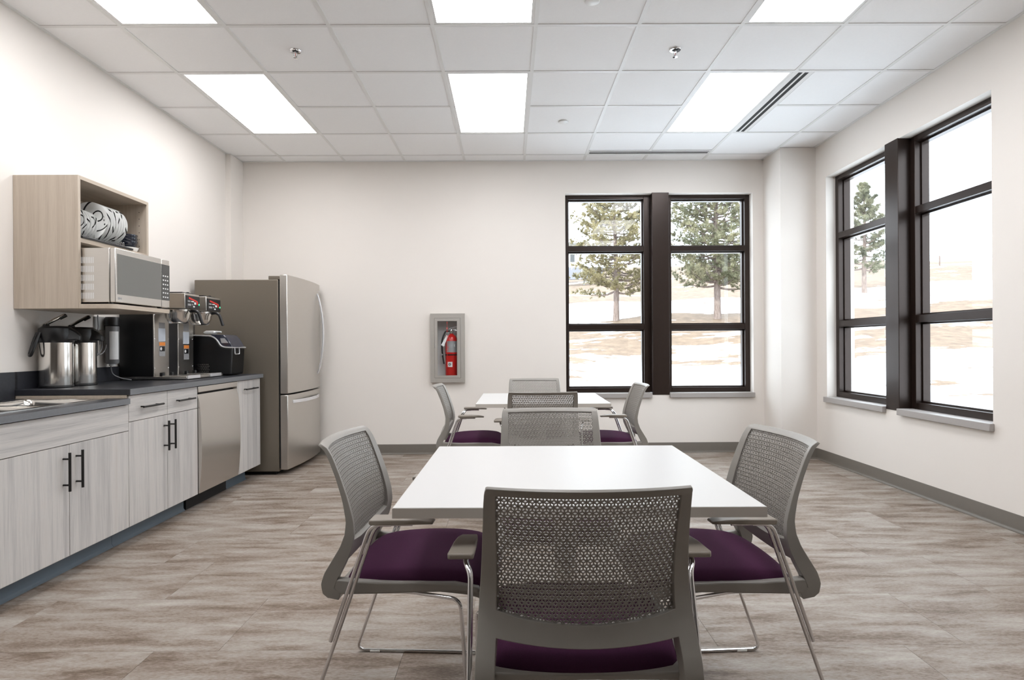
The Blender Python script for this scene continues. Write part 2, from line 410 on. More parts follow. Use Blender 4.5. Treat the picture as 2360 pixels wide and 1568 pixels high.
for j in range(-9, 5):
    y = GY+j*T; xs = [cx[0]]
    segs = []; s = cx[0]
    for i in light_cols:                                     # cross bars stop at the middle of the long lights
        if (i, j) in lit and (i, j-1) in lit:
            segs.append((s, GX+i*T)); s = GX+(i+1)*T+(.135 if (i, j) == (3, 2) else 0)
    segs.append((s, cx[-1]))
    for s0, s1 in segs: tbar(s0, s1, y, y)
for nm, b in (('left', B().box(XL, XL+.022, YF, YB, ZC-.001, ZC+.003)), ('right', B().box(XR-.022, XR, YF, 5.822, ZC-.001, ZC+.003)),
              ('back', B().box(XL, 2.627, YB-.022, YB, ZC-.001, ZC+.003)), ('col', B().box(2.605, 2.627, 5.81, YB, ZC-.001, ZC+.003))):
    part('wall_angle', b, 'tbar', ceiling, smooth=0)

def ceiling_light(i, j, label):
    x0, y0 = GX+i*T, GY+j*T; x1, y1 = x0+T, y0+2*T; cxm, cym = (x0+x1)/2, (y0+y1)/2
    t = thing('ceiling_light', (cxm, cym, ZC), label, 'ceiling light', 'flat rectangular ceiling light panels')
    g, w = .012, .03
    fr = B()
    fr.box(x0+g, x1-g, y0+g, y0+w, ZC+.002, ZC+.03).box(x0+g, x1-g, y1-w, y1-g, ZC+.002, ZC+.03)
    fr.box(x0+g, x0+w, y0+w, y1-w, ZC+.002, ZC+.03).box(x1-w, x1-g, y0+w, y1-w, ZC+.002, ZC+.03)
    part('frame', fr, 'white_metal', t, smooth=0)
    part('diffuser', B().box(x0+w, x1-w, y0+w, y1-w, ZC+.004, ZC+.016), 'panel', t, smooth=0)
    part('housing', B().box(x0+w, x1-w, y0+w, y1-w, ZC+.03, ZC+.07), 'white_metal', t, smooth=0)
side = {-3: 'on the kitchen side', 0: 'over the room middle', 3: 'on the window side'}
depth = {1: 'nearest the back wall', -2: 'second from the back wall', -5: 'third from the back wall', -8: 'fourth from the back wall'}
for i in light_cols:
    for j in light_rows: ceiling_light(i, j, 'lit white ceiling panel %s, %s' % (side[i], depth[j]))

def slot_diffuser(x0, x1, y0, y1, label, along):
    t = thing('slot_diffuser', ((x0+x1)/2, (y0+y1)/2, ZC), label, 'air diffuser', 'linear slot diffusers in the ceiling')
    if along == 'y':
        w = x1-x0; e = [0, .14, .38, .50, .74, 1]; E2 = [x0+w*k for k in e]
        for a, b_ in ((0, 1), (2, 3), (4, 5)): part('rail', B().box(E2[a], E2[b_], y0, y1, ZC+.001, ZC+.012), 'white_metal', t, smooth=0)
        for a, b_ in ((1, 2), (3, 4)): part('slot', B().box(E2[a], E2[b_], y0+.012, y1-.012, ZC+.0016, ZC+.012), 'black_matte', t, smooth=0)
        for a in (y0, y1-.012): part('end_cap', B().box(x0, x1, a, a+.012, ZC+.002, ZC+.02), 'white_metal', t, smooth=0)
    else:
        w = y1-y0; e = [0, .24, .40, .54, .84, 1]; E2 = [y0+w*k for k in e]
        for a, b_ in ((0, 1), (2, 3), (4, 5)): part('rail', B().box(x0, x1, E2[a], E2[b_], ZC+.001, ZC+.012), 'white_metal', t, smooth=0)
        for a, b_ in ((1, 2), (3, 4)): part('slot', B().box(x0+.012, x1-.012, E2[a], E2[b_], ZC+.0016, ZC+.012), 'black_matte', t, smooth=0)
        for a in (x0, x1-.012): part('end_cap', B().box(a, a+.012, y0, y1, ZC+.002, ZC+.02), 'white_metal', t, smooth=0)
slot_diffuser(GX+4*T+.013, GX+4*T+.135, GY+T+.013, GY+3*T-.013, 'white two-slot air diffuser running alongside a ceiling light', 'y')
slot_diffuser(GX+2*T+.013, GX+4*T-.013, GY+4*T-.125, GY+4*T-.013, 'white slot air diffuser running along the back wall above the window', 'x')

def sprinkler(x, y, label):
    t = thing('fire_sprinkler', (x, y, ZC), label, 'sprinkler', 'pendent sprinklers in the ceiling')
    part('escutcheon', B().lathe([(.0005, .004), (.017, .004), (.020, -.002), (.034, -.004), (.037, 0.001), (.0365, .006)], (x, y, ZC), n=28), 'chrome', t)
    part('recess', B().lathe([(.0005, -.0015), (.0195, -.0015), (.02, .001)], (x, y, ZC), n=24), 'black_matte', t)
    b = B().tube([(x, y, ZC), (x, y, ZC-.016)], .009, 12)
    for s in (-1, 1): b.tube([(x+s*.008, y, ZC-.014), (x+s*.013, y, ZC-.022), (x+s*.008, y, ZC-.036), (x, y, ZC-.04)], .0022, 8)
    b.tube([(x, y, ZC-.036), (x, y, ZC-.046)], .004, 10)
    part('frame_arms', b, 'chrome', t)
    part('glass_bulb', B().tube([(x, y, ZC-.016), (x, y, ZC-.037)], .0018, 8), 'red', t)
    part('deflector', B().lathe([(.0005, -.046), (.015, -.045), (.015, -.047), (.0005, -.048)], (x, y, ZC), n=20), 'chrome', t)
sprinkler(-1.347, 3.879, 'chrome pendent sprinkler in the ceiling on the kitchen side')
sprinkler(1.080, 3.878, 'chrome pendent sprinkler in the ceiling on the window side')
def cover_plate(x, y, label):
    t = thing('concealed_sprinkler', (x, y, ZC), label, 'cover plate', 'flat white cover plates in the ceiling')
    part('cover', B().lathe([(.0005, -.007), (.036, -.007), (.040, -.005), (.041, -.002), (.037, .004)], (x, y, ZC), n=32), 'white_metal', t)
    part('ring', B().lathe([(.034, .0035), (.046, .0025), (.046, .004)], (x, y, ZC), n=32), 'tbar', t)
cover_plate(.476, 5.124, 'flat round white cover plate near the middle ceiling light')
cover_plate(.472, 3.322, 'flat round white cover plate beside the nearer middle ceiling light')

# ------------------------------------------------------------------ windows
def window(name, label, axis):
    """u runs along the wall, d is depth outward from the wall face, z up"""
    if axis == 'y': q = lambda u, d, z: (u, YB+d, z); us = (BX0, 1.481, 1.655, BX1); org = (1.57, YB, WZ0)
    else: q = lambda u, d, z: (XR+d, u, z); us = (RY0, 4.586, 4.748, RY1); org = (XR, 4.66, WZ0)
    w = thing(name, org, label, None, kind='structure')
    def bar(nm, u0, u1, d0, d1, z0, z1, m='bronze', bevel=.002, parent=w):
        a, b_ = q(u0, d0, z0), q(u1, d1, z1)
        return part(nm, B().box(min(a[0], b_[0]), max(a[0], b_[0]), min(a[1], b_[1]), max(a[1], b_[1]), a[2], b_[2]), m, parent, bevel=bevel)
    zb = [.612, .664, 1.262, 1.318, 2.079, 2.133, 2.614, WZ1]
    for u0, u1 in ((us[0], us[1]), (us[2], us[3])):
        F0, F1 = .088, .20
        sl = .034 if u0 == us[0] else .046; sr = .066 if u0 == us[0] else .05
        if axis == 'x': sl, sr = .05, .05
        bar('jamb', u0, u0+sl, F0, F1, .612, WZ1); bar('jamb', u1-sr, u1, F0, F1, .612, WZ1)
        a, b_ = u0+sl, u1-sr
        bar('frame_sill', a, b_, F0, F1, .612, .660); bar('frame_head', a, b_, F0, F1, 2.622, WZ1)
        for z0, z1 in ((1.262, 1.318), (2.079, 2.133)): bar('transom', a, b_, F0, F1, z0, z1)
        for z0, z1 in ((.660, 1.262), (1.318, 2.079), (2.133, 2.622)):
            g = .013                                     # glazing stop and pane, set back
            for nm, (c0, c1, e0, e1) in (('glazing_stop', (a, b_, z0, z0+g)), ('glazing_stop', (a, b_, z1-g, z1)), ('glazing_stop', (a, a+g, z0+g, z1-g)), ('glazing_stop', (b_-g, b_, z0+g, z1-g))):
                bar(nm, c0, c1, .135, .185, e0, e1, bevel=0)
            bar('pane', a+g-.004, b_-g+.004, .157, .163, z0+g-.004, z1-g+.004, 'glass', 0)
    bar('mullion_cover', us[1], us[2], -.006, .10, .592, WZ1+.004, bevel=.003)
    bar('mullion_core', us[1], us[2], .10, .22, .592, WZ1)
    for u0, u1 in ((us[0]-(.012 if axis == 'x' else -.004), us[1]-.012 if axis == 'y' else us[1]-.004), (us[2]-.004 if axis == 'y' else us[2]+.004, us[3]+(.004 if axis == 'y' else .012))):
        bar('sill', u0, u1, -.032, -.0005, .563, .612, 'sill', .004)
        bar('sill_shelf', max(u0, us[0]), min(u1, us[3]), -.002, .10, .592, .612, 'sill', 0)
    return w
window('window_1', 'bronze-framed window in the back wall, two units of three panes', 'y')
window('window_2', 'bronze-framed window in the right wall, two units of three panes', 'x')

# ------------------------------------------------------------------ kitchen base units
DX = -2.117                     # face of the doors
BXF = DX-.020                   # front of the carcass
Y0, Y1, Y2, Y3, Y4 = 2.476, 3.392, 4.140, 4.746, 5.180
def pull_v(y, z0, z1, parent):
    x = DX+.032
    b = B().tube([(x, y, z0), (x, y, z1)], .0062, 12)
    for z in (z0+.03, z1-.03): b.tube([(DX-.001, y, z), (x, y, z)], .0046, 10)
    part('handle', b, 'black_pull', parent, label='black bar handle')
def pull_h(y0, y1, z, parent):
    x = DX+.032
    b = B().tube([(x, y0, z), (x, y1, z)], .0058, 12)
    for y in (y0+.028, y1-.028): b.tube([(DX-.001, y, z), (x, y, z)], .0044, 10)
    part('handle', b, 'black_pull', parent, label='black bar handle')
def front(name, y0, y1, z0, z1, parent, m='lam_v'):
    g = .0016
    return part(name, B().box(BXF+.001, DX, y0+g, y1-g, z0+g, z1-g), m, parent, bevel=.001, seg=1)
def carcass(name, ya, yb, ztop, label, toe1=None):
    t = thing(name, (-2.43, (ya+yb)/2, 0), label, 'cabinet', 'base cabinets along the left wall')
    x0, x1, y0, y1 = XL+.001, BXF, ya+.001, yb-.001
    bd = B().box(x0, x1, y0, y0+.018, .10, ztop).box(x0, x1, y1-.018, y1, .10, ztop).box(x0, x1, y0+.018, y1-.018, .10, .118).box(x0, x0+.008, y0+.018, y1-.018, .118, ztop)
    bd.box(x1-.018, x1, y0+.018, y1-.018, ztop-.10, ztop)
    part('body', bd, 'oak_v', t, smooth=0)
    tk = B(); x = -2.215; prof = [(x-.02, 0), (x+.012, 0), (x+.011, .002), (x+.004, .008), (x, .018), (x, .1), (x-.02, .1)]
    tk.prism(prof, 'y', ya+.001, toe1 if toe1 else yb-.001)
    part('toe_kick', tk, 'toe', t, smooth=50, label='grey rubber toe kick coloured with a bluish reflection')
    return t
ZL, ZU = .797, .846             # underside of the lower and of the raised worktop
c = carcass('sink_cabinet', Y0, Y1, ZL, 'pale wood-grain sink cabinet with a blank upper panel and two doors', Y1-.001)
front('false_front', Y0, Y1, .646, ZL-.004, c, 'lam_h')
ym = 2.934
d = front('door', Y0, ym, .108, .646, c); pull_v(2.893, .428, .612, d)
d = front('door', ym, Y1, .108, .646, c); pull_v(2.980, .428, .612, d)
c = drawer_unit = carcass('drawer_cabinet', Y1, Y2, ZU, 'pale wood-grain cabinet with two drawers over two doors beside the dishwasher')
ym = 3.775
d = front('drawer', Y1, ym, .694, ZU-.004, c, 'lam_h'); pull_h(3.478, 3.682, .770, d)
d = front('drawer', ym, Y2, .694, ZU-.004, c, 'lam_h'); pull_h(3.852, 4.054, .771, d)
d = front('door', Y1, ym, .108, .694, c); pull_v(3.737, .478, .660, d)
d = front('door', ym, Y2, .108, .694, c); pull_v(3.810, .478, .660, d)
c = carcass('pullout_cabinet', Y3, Y4, ZU, 'narrow pale wood-grain cabinet with one tall front beside the fridge', 5.10)
d = front('door', Y3, Y4, .108, ZU-.004, c); pull_h(4.842, 5.067, .770, d)

dw = thing('dishwasher', (-2.43, (Y2+Y3)/2, 0), 'stainless steel dishwasher with a bowed front between the cabinets', 'dishwasher')
part('tub', B().box(XL+.06, BXF-.012, Y2+.004, Y3-.004, .10, ZU-.002), 'black_matte', dw)
part('control_strip', B().box(BXF-.01, DX+.004, Y2+.004, Y3-.004, .800, ZU-.004), 'steel_h', dw, bevel=.003)
b = B(); n = 14; vs = []                       # door with a gentle scooped top edge and bowed face
za, zb = .112, .786
for i in range(n+1):
    v = i/n; z = za+(zb-za)*v
    x = DX+.006+.020*math.sin(PI*min(1, v*1.02))**.8 if v < .98 else DX-.004
    for yv in (Y2+.004, Y3-.004): vs.append((x, yv, z))
for yv in (Y2+.004, Y3-.004):
    pass
m2 = len(vs)
for i in range(n+1):
    z = za+(zb-za)*i/n
    for yv in (Y2+.004, Y3-.004): vs.append((BXF-.012, yv, z))
fs = [(2*i, 2*i+1, 2*i+3, 2*i+2) for i in range(n)]+[(m2+2*i, m2+2*i+2, m2+2*i+3, m2+2*i+1) for i in range(n)]
fs += [(2*i, 2*i+2, m2+2*i+2, m2+2*i) for i in range(n)]+[(2*i+1, m2+2*i+1, m2+2*i+3, 2*i+3) for i in range(n)]
fs += [(0, m2, m2+1, 1), (2*n, 2*n+1, m2+2*n+1, m2+2*n)]
part('door', b.add(vs, fs), 'steel_h', dw, smooth=40)
part('toe_panel', B().box(-2.225, -2.205, Y2+.01, Y3-.01, .0, .10), 'black_matte', dw)

# worktops
wt = thing('worktop', (-2.43, 4.28, ZU), 'dark grey laminate worktop carrying the coffee machine', 'worktop')
part('slab', B().box(XL+.001, -2.102, 3.380, 5.205, ZU+.0003, .8795), 'counter', wt, bevel=.002)
part('front_edge', B().box(-2.102, -2.0985, 3.380, 5.205, ZU, .8790), 'counter_edge', wt)
solo('backsplash', B().box(XL+.0005, XL+.018, 3.395, 5.205, .8797, .978), 'counter', (XL, 4.3, .8797), 'dark laminate backsplash strip behind the coffee brewer', 'backsplash', bevel=.001)
# lower worktop with the sink cut-out
SX0, SX1, SY0, SY1 = -2.635, -2.195, 2.545, 3.335
lw = thing('sink_worktop', (-2.43, 2.93, ZL), 'lower dark grey laminate worktop around the steel sink', 'worktop')
b = B()
for bx in ((XL+.001, SX0+.012, Y0, Y1-.014), (SX1-.012, -2.102, Y0, Y1-.014), (SX0+.012, SX1-.012, Y0, SY0+.012), (SX0+.012, SX1-.012, SY1-.012, Y1-.014)):
    b.box(bx[0], bx[1], bx[2], bx[3], ZL, .828)
part('slab', b, 'counter', lw, smooth=0)
part('front_edge', B().box(-2.102, -2.0985, Y0, Y1-.014, ZL, .8275), 'counter_edge', lw)
solo('backsplash', B().box(XL+.0005, XL+.018, Y0, Y1-.014, .8282, .978), 'counter', (XL, 2.93, .8282), 'dark laminate backsplash strip behind the sink', 'backsplash', bevel=.001)
part('end_panel', B().box(XL+.02, -2.125, Y1-.013, Y1-.0005, .829, ZU-.001), 'oak_y', drawer_unit)
# double-bowl drop-in sink
sk = thing('kitchen_sink', (-2.42, 2.94, .828), 'double-bowl stainless steel drop-in sink', 'sink')
def bowl(x0, x1, y0, y1, z1, zb):
    """open rounded box: ring loops from the rim down to the floor of the bowl"""
    b = B(); loops = []
    for ins, z, r in ((0, z1, .035), (.004, z1-.006, .035), (.008, z1-.03, .04), (.012, zb+.03, .045), (.022, zb+.008, .05), (.045, zb, .05)):
        L = []
        for cxx, cyy, a0 in ((x1-ins-r, y1-ins-r, 0), (x0+ins+r, y1-ins-r, 90), (x0+ins+r, y0+ins+r, 180), (x1-ins-r, y0+ins+r, 270)):
            for k in range(6):
                w = math.radians(a0+18*k); L.append((cxx+r*math.cos(w), cyy+r*math.sin(w), z))
        loops.append(L)
    n = len(loops[0]); vs = [p for L in loops for p in L]; fs = []
    for i in range(len(loops)-1):
        for j in range(n): fs.append((i*n+j, i*n+(j+1) % n, (i+1)*n+(j+1) % n, (i+1)*n+j))
    fs.append(tuple((len(loops)-1)*n+j for j in range(n)))
    return b.add(vs, fs), loops[0]
ymid = (SY0+SY1)/2; rims = []
for ya, yb in ((SY0+.03, ymid-.012), (ymid+.012, SY1-.03)):
    b, L = bowl(SX0+.03, SX1-.03, ya, yb, .8305, .68)
    part('bowl', b, 'steel_mirror', sk, smooth=60)
    part('drain', B().lathe([(.0005, .6815), (.03, .6815), (.038, .684), (.042, .681)], ((SX0+SX1)/2, (ya+yb)/2, 0), n=24), 'chrome', sk)
b = B()                                        # rim deck as strips around the bowls
z0, z1 = .8285, .8325
for bx in ((SX0, SX0+.034, SY0, SY1), (SX1-.034, SX1, SY0, SY1), (SX0+.034, SX1-.034, SY0, SY0+.034), (SX0+.034, SX1-.034, SY1-.034, SY1), (SX0+.034, SX1-.034, ymid-.016, ymid+.016)):
    b.box(bx[0], bx[1], bx[2], bx[3], z0, z1)
part('rim', b, 'steel_mirror', sk, smooth=0)

# ------------------------------------------------------------------ fridge
FY0, FY1 = 5.248, 6.160
fr = thing('refrigerator', (-2.3, 5.7, 0), 'stainless bottom-freezer refrigerator in the corner by the back wall', 'refrigerator')
part('body', B().box(-2.705, -1.985, FY0, FY1, .03, 1.690), 'fridge_side', fr, bevel=.006)
part('base_grille', B().box(-2.60, -2.02, FY0+.03, FY1-.03, .0, .03), 'black_matte', fr)
part('hinge_cover', B().box(-2.07, -1.955, FY0+.006, FY0+.10, 1.690, 1.722), 'fridge_side', fr, bevel=.004)
part('hinge_cover', B().box(-2.07, -1.955, FY1-.10, FY1-.006, 1.690, 1.722), 'fridge_side', fr, bevel=.004)
part('gasket', B().box(-1.985, -1.972, FY0+.012, FY1-.012, .06, 1.68), 'black_matte', fr)
def fdoor(nm, z0, z1):
    b = B(); n = 16; vs = []; x0 = -1.972
    prof = [(x0, FY0)]
    for i in range(n+1):
        v = i/n; prof.append((-1.908+.030*(1-(2*v-1)**2), FY0+.004+(FY1-FY0-.008)*v))
    prof.append((x0, FY1))
    b.prism(prof, 'z', z0, z1)
    return part(nm, b, 'steel', fr, bevel=.006, smooth=30)
d1 = fdoor('door', .702, 1.732)
d2 = fdoor('freezer_drawer', .045, .690)
# arched handles
def fx(y): v = (y-FY0-.004)/(FY1-FY0-.008); return -1.908+.030*(1-(2*v-1)**2)
yh = 6.035; pts = []
for i in range(25):
    v = i/24; pts.append((fx(yh)+.004+.062*math.sin(PI*v)**.75, yh, .835+.80*v))
b = B(); hw, vs, fs = .014, [], []
for i, (x, y, z) in enumerate(pts):
    t = .012+.004*math.sin(PI*i/24)
    vs += [(x-t, y-hw, z), (x, y-hw, z), (x, y+hw, z), (x-t, y+hw, z)]
for i in range(24):
    for k in range(4): fs.append((4*i+k, 4*i+(k+1) % 4, 4*i+4+(k+1) % 4, 4*i+4+k))
fs += [(0, 1, 2, 3), (96, 97, 98, 99)]
part('handle', b.add(vs, fs), 'trim_silver', d1, bevel=.003, label='arched silver handle')
b = B(); vs, fs = [], []
for i in range(25):
    v = i/24; y = 5.345+.70*v; x = fx(y)+.004+.040*math.sin(PI*v)**.5; t = .012
    vs += [(x-t, y, .612), (x, y, .612), (x, y, .640), (x-t, y, .640)]
for i in range(24):
    for k in range(4): fs.append((4*i+k, 4*i+(k+1) % 4, 4*i+4+(k+1) % 4, 4*i+4+k))
fs += [(0, 1, 2, 3), (96, 97, 98, 99)]
part('handle', b.add(vs, fs), 'trim_silver', d2, bevel=.003, label='arched silver handle')
yy = 6.10
part('badge', B().lathe([(.0005, .002), (.010, .002), (.010, 0)], (fx(yy), yy, 1.655), axis='x', n=20), 'trim_silver', d1)

# ------------------------------------------------------------------ open wall cabinet with deep microwave shelf
UY0, UY1, UXF, UZ0, UZ1 = 3.392, 4.052, -2.390, 1.330, 2.075
uc = thing('wall_cabinet', (-2.57, 3.72, UZ0), 'open-fronted oak laminate wall cabinet holding plates and a microwave', 'cabinet')
part('side_panel', B().box(XL+.001, UXF, UY0, UY0+.019, UZ0, UZ1), 'oak_v', uc, bevel=.0008, seg=1)
part('side_panel', B().box(XL+.001, UXF, UY1-.019, UY1, UZ0, UZ1), 'oak_v', uc, bevel=.0008, seg=1)
part('top_panel', B().box(XL+.001, UXF, UY0+.019, UY1-.019, UZ1-.020, UZ1), 'oak_y', uc)
part('back_panel', B().box(XL+.001, XL+.008, UY0+.019, UY1-.019, UZ0+.025, UZ1-.020), 'oak_v', uc)
part('shelf', B().box(XL+.008, UXF-.004, UY0+.0195, UY1-.0195, 1.704, 1.728), 'oak_y', uc)
SHX = -2.196; r = .05; poly = [(XL+.008, UY0+.0195), (UXF, UY0+.0195), (UXF, UY0)]
poly = [(UXF+.0005, UY0), (SHX-r, UY0)]+[(SHX-r+r*math.cos(math.radians(a)), UY0+r+r*math.sin(math.radians(a))) for a in range(-75, 1, 15)]
ye = 3.985
poly += [(SHX-r+r*math.cos(math.radians(a)), ye-r+r*math.sin(math.radians(a))) for a in range(0, 91, 15)]+[(UXF+.0005, ye+.05), (UXF+.0005, UY1-.0195), (XL+.008, UY1-.0195), (XL+.008, UY0+.0195), (UXF+.0005, UY0+.0195)]
part('deep_shelf', B().prism(poly, 'z', UZ0, UZ0+.025), 'oak_y', uc, smooth=30)
for k in range(14): part('pin_hole', B().lathe([(.0005, 0), (.0025, 0), (.0025, .002)], (-2.44, UY1-.0195-.0012, 1.42+.045*k), axis='y', n=8), 'black_matte', uc)

mw = thing('microwave', (-2.40, 3.68, UZ0+.025), 'stainless countertop microwave on the deep shelf of the wall cabinet', 'microwave')
MY0, MY1, MZ0, MZ1, MXF = 3.418, 3.962, 1.366, 1.672, -2.203
part('body', B().box(-2.64, -2.236, MY0, MY1, MZ0, MZ1), 'steel', mw, bevel=.003)
part('door', B().box(-2.233, MXF, MY0, 3.870, MZ0, MZ1), 'steel_h', mw, bevel=.003)
part('door_glass', B().box(MXF-.001, MXF+.0012, MY0+.018, 3.868, 1.412, 1.640), 'mw_glass', mw)
cp = part('control_panel', B().box(-2.233, MXF, 3.872, MY1, MZ0, MZ1), 'steel_h', mw, bevel=.003)
part('keypad', B().box(MXF-.001, MXF+.0012, 3.873, MY1-.001, 1.412, 1.640), 'dark_glass', cp)
b = B()
for r_ in range(6):
    for q_ in range(3): b.box(MXF+.0012, MXF+.0018, 3.884+q_*.024, 3.896+q_*.024, 1.428+.027*r_, 1.436+.027*r_)
part('key_marks', b, 'label_white', cp)
for r_ in range(5):
    for q_ in range(8):
        x = -2.395+q_*.0095; z = 1.386+r_*.050
        if q_ == 0: pass
        part('vent_slot', B().box(x, x+.0045, MY0-.0006, MY0+.002, z, z+.034), 'label_white', mw, smooth=0)
for (fx_, fy_) in ((-2.60, 3.45), (-2.25, 3.45), (-2.60, 3.93), (-2.25, 3.93)):
    part('foot', B().tube([(fx_, fy_, UZ0+.025), (fx_, fy_, MZ0+.001)], .014, 14), 'black', mw)
RX = Matrix.Rotation(PI/2, 4, 'Z') @ Matrix.Rotation(PI/2, 4, 'X')      # text facing +x
text_part('logo_text', 'LG', .016, 'label_grey', mw, Matrix.Translation((MXF+.0006, 3.466, 1.389)) @ RX)
part('logo_disc', B().lathe([(.0005, .0008), (.007, .0008), (.007, 0)], (MXF, 3.447, 1.389), axis='x', n=18), 'label_grey', mw)

# dish rack, plates, bowls on the upper shelf
ZS = 1.728
rk = thing('plate_rack', (-2.5, 3.66, ZS), 'black plate rack tray with chrome wire dividers on the cabinet shelf', 'rack')
part('tray', B().box(-2.60, -2.384, 3.418, 3.880, ZS, ZS+.012), 'black', rk, bevel=.003)
for x in (-2.44, -2.54):
    part('rail', B().tube([(x, 3.425, ZS+.026), (x, 3.872, ZS+.026)], .0022, 8), 'chrome', rk)
for k in range(20):
    y = 3.428+k*.0232
    for x in (-2.44, -2.54):
        part('divider', B().tube(round_path([(x, y-.006, ZS+.012), (x, y-.006, ZS+.05), (x, y+.006, ZS+.05), (x, y+.006, ZS+.012)], .006, 3), .0014, 6), 'chrome', rk)
def plate_mat():
    m = bpy.data.materials.new('patterned_china'); m.use_nodes = True; nt = m.node_tree; N = nt.nodes; L = nt.links
    p = N['Principled BSDF']; p.inputs['Roughness'].default_value = .18
    tc = N.new('ShaderNodeTexCoord'); oi = N.new('ShaderNodeObjectInfo')
    rot = N.new('ShaderNodeVectorRotate'); rot.rotation_type = 'Y_AXIS'
    ml = N.new('ShaderNodeMath'); ml.operation = 'MULTIPLY'; ml.inputs[1].default_value = 6.28; L.new(oi.outputs['Random'], ml.inputs[0])
    L.new(tc.outputs['Object'], rot.inputs['Vector']); L.new(ml.outputs[0], rot.inputs['Angle'])
    wv = N.new('ShaderNodeTexWave'); wv.wave_type = 'RINGS'; wv.rings_direction = 'Y'; wv.inputs['Scale'].default_value = 5.2; wv.inputs['Distortion'].default_value = 1.2; wv.inputs['Detail'].default_value = 0
    mp = N.new('ShaderNodeMapping'); mp.inputs['Location'].default_value = (.055, 0, .02); L.new(rot.outputs[0], mp.inputs['Vector']); L.new(mp.outputs[0], wv.inputs['Vector'])
    ck = N.new('ShaderNodeTexVoronoi'); ck.inputs['Scale'].default_value = 19; ck.distance = 'CHEBYCHEV'; L.new(rot.outputs[0], ck.inputs['Vector'])
    g1 = N.new('ShaderNodeMath'); g1.operation = 'GREATER_THAN'; g1.inputs[1].default_value = .955; L.new(wv.outputs['Fac'], g1.inputs[0])
    g2 = N.new('ShaderNodeMath'); g2.operation = 'LESS_THAN'; g2.inputs[1].default_value = .10; L.new(ck.outputs['Distance'], g2.inputs[0])
    mxx = N.new('ShaderNodeMath'); mxx.operation = 'MAXIMUM'; L.new(g1.outputs[0], mxx.inputs[0]); L.new(g2.outputs[0], mxx.inputs[1])
    mx = N.new('ShaderNodeMix'); mx.data_type = 'RGBA'; mx.inputs[6].default_value = (.82, .82, .80, 1); mx.inputs[7].default_value = (.012, .012, .014, 1)
    L.new(mxx.outputs[0], mx.inputs[0]); L.new(mx.outputs[2], p.inputs['Base Color']); MATS['patterned_china'] = m; return m
M['china'] = plate_mat()
def plate_mesh(r):
    # lathe about y, eating surface facing -y
    return B().lathe([(.0005, .004), (r*.62, .004), (r*.70, .002), (r*.97, -.010), (r, -.010), (r*.985, -.0075), (r*.72, .006), (r*.60, .008), (.0005, .008)], axis='y', n=48)
me_s = plate_mesh(.086).mesh('side_plate', smooth=40); me_l = plate_mesh(.117).mesh('dinner_plate', smooth=40)
for me in (me_s, me_l): me.materials.append(M['china'])
for k in range(7):
    o = bpy.data.objects.new('side_plate', me_s); C.objects.link(o); o.location = (-2.486, 3.440+k*.0232, ZS+.012+.087); o.rotation_euler = (math.radians(-4), 0, 0)
    tag(o, 'small white side plate at the open end of the rack, face showing' if k == 0 else 'small white side plate between others in the rack', 'plate', 'small plates standing in the rack')
for k in range(9):
    o = bpy.data.objects.new('dinner_plate', me_l); C.objects.link(o); o.location = (-2.480, 3.612+k*.0232, ZS+.012+.118); o.rotation_euler = (math.radians(-4), 0, 0)
    tag(o, 'large white dinner plate next to the small plates, its face showing' if k == 0 else 'large white dinner plate nearest the bowl stack' if k == 8 else 'large white dinner plate between two others in the rack', 'plate', 'large plates standing in the rack')
def bowl_mesh(r, h, nm, m):
    me = B().lathe([(.0005, .004), (r*.5, .004), (r*.8, h*.35), (r*.95, h*.98), (r, h), (r*.99, h*.9), (r*.85, h*.3), (r*.52, 0), (.0005, 0)], n=36).mesh(nm, smooth=50); me.materials.append(M[m]); return me
bm_d = bowl_mesh(.066, .047, 'small_bowl', 'navy_glaze'); bm_w = bowl_mesh(.062, .030, 'saucer', 'white')
BXc, BYc = -2.478, 3.955
o = bpy.data.objects.new('white_bowl', bm_w); C.objects.link(o); o.location = (BXc+.01, BYc, ZS); tag(o, 'shallow white bowl at the bottom of the bowl stack', 'bowl')
for k, lb in enumerate(('dark blue-black bowl, lowest of the dark ones in the stack', 'dark blue-black bowl in the middle of the stack', 'dark blue-black bowl on top of the stack')):
    o = bpy.data.objects.new('dark_bowl', bm_d); C.objects.link(o); o.location = (BXc, BYc, ZS+.024+k*.021); tag(o, lb, 'bowl', 'stacked dark bowls')

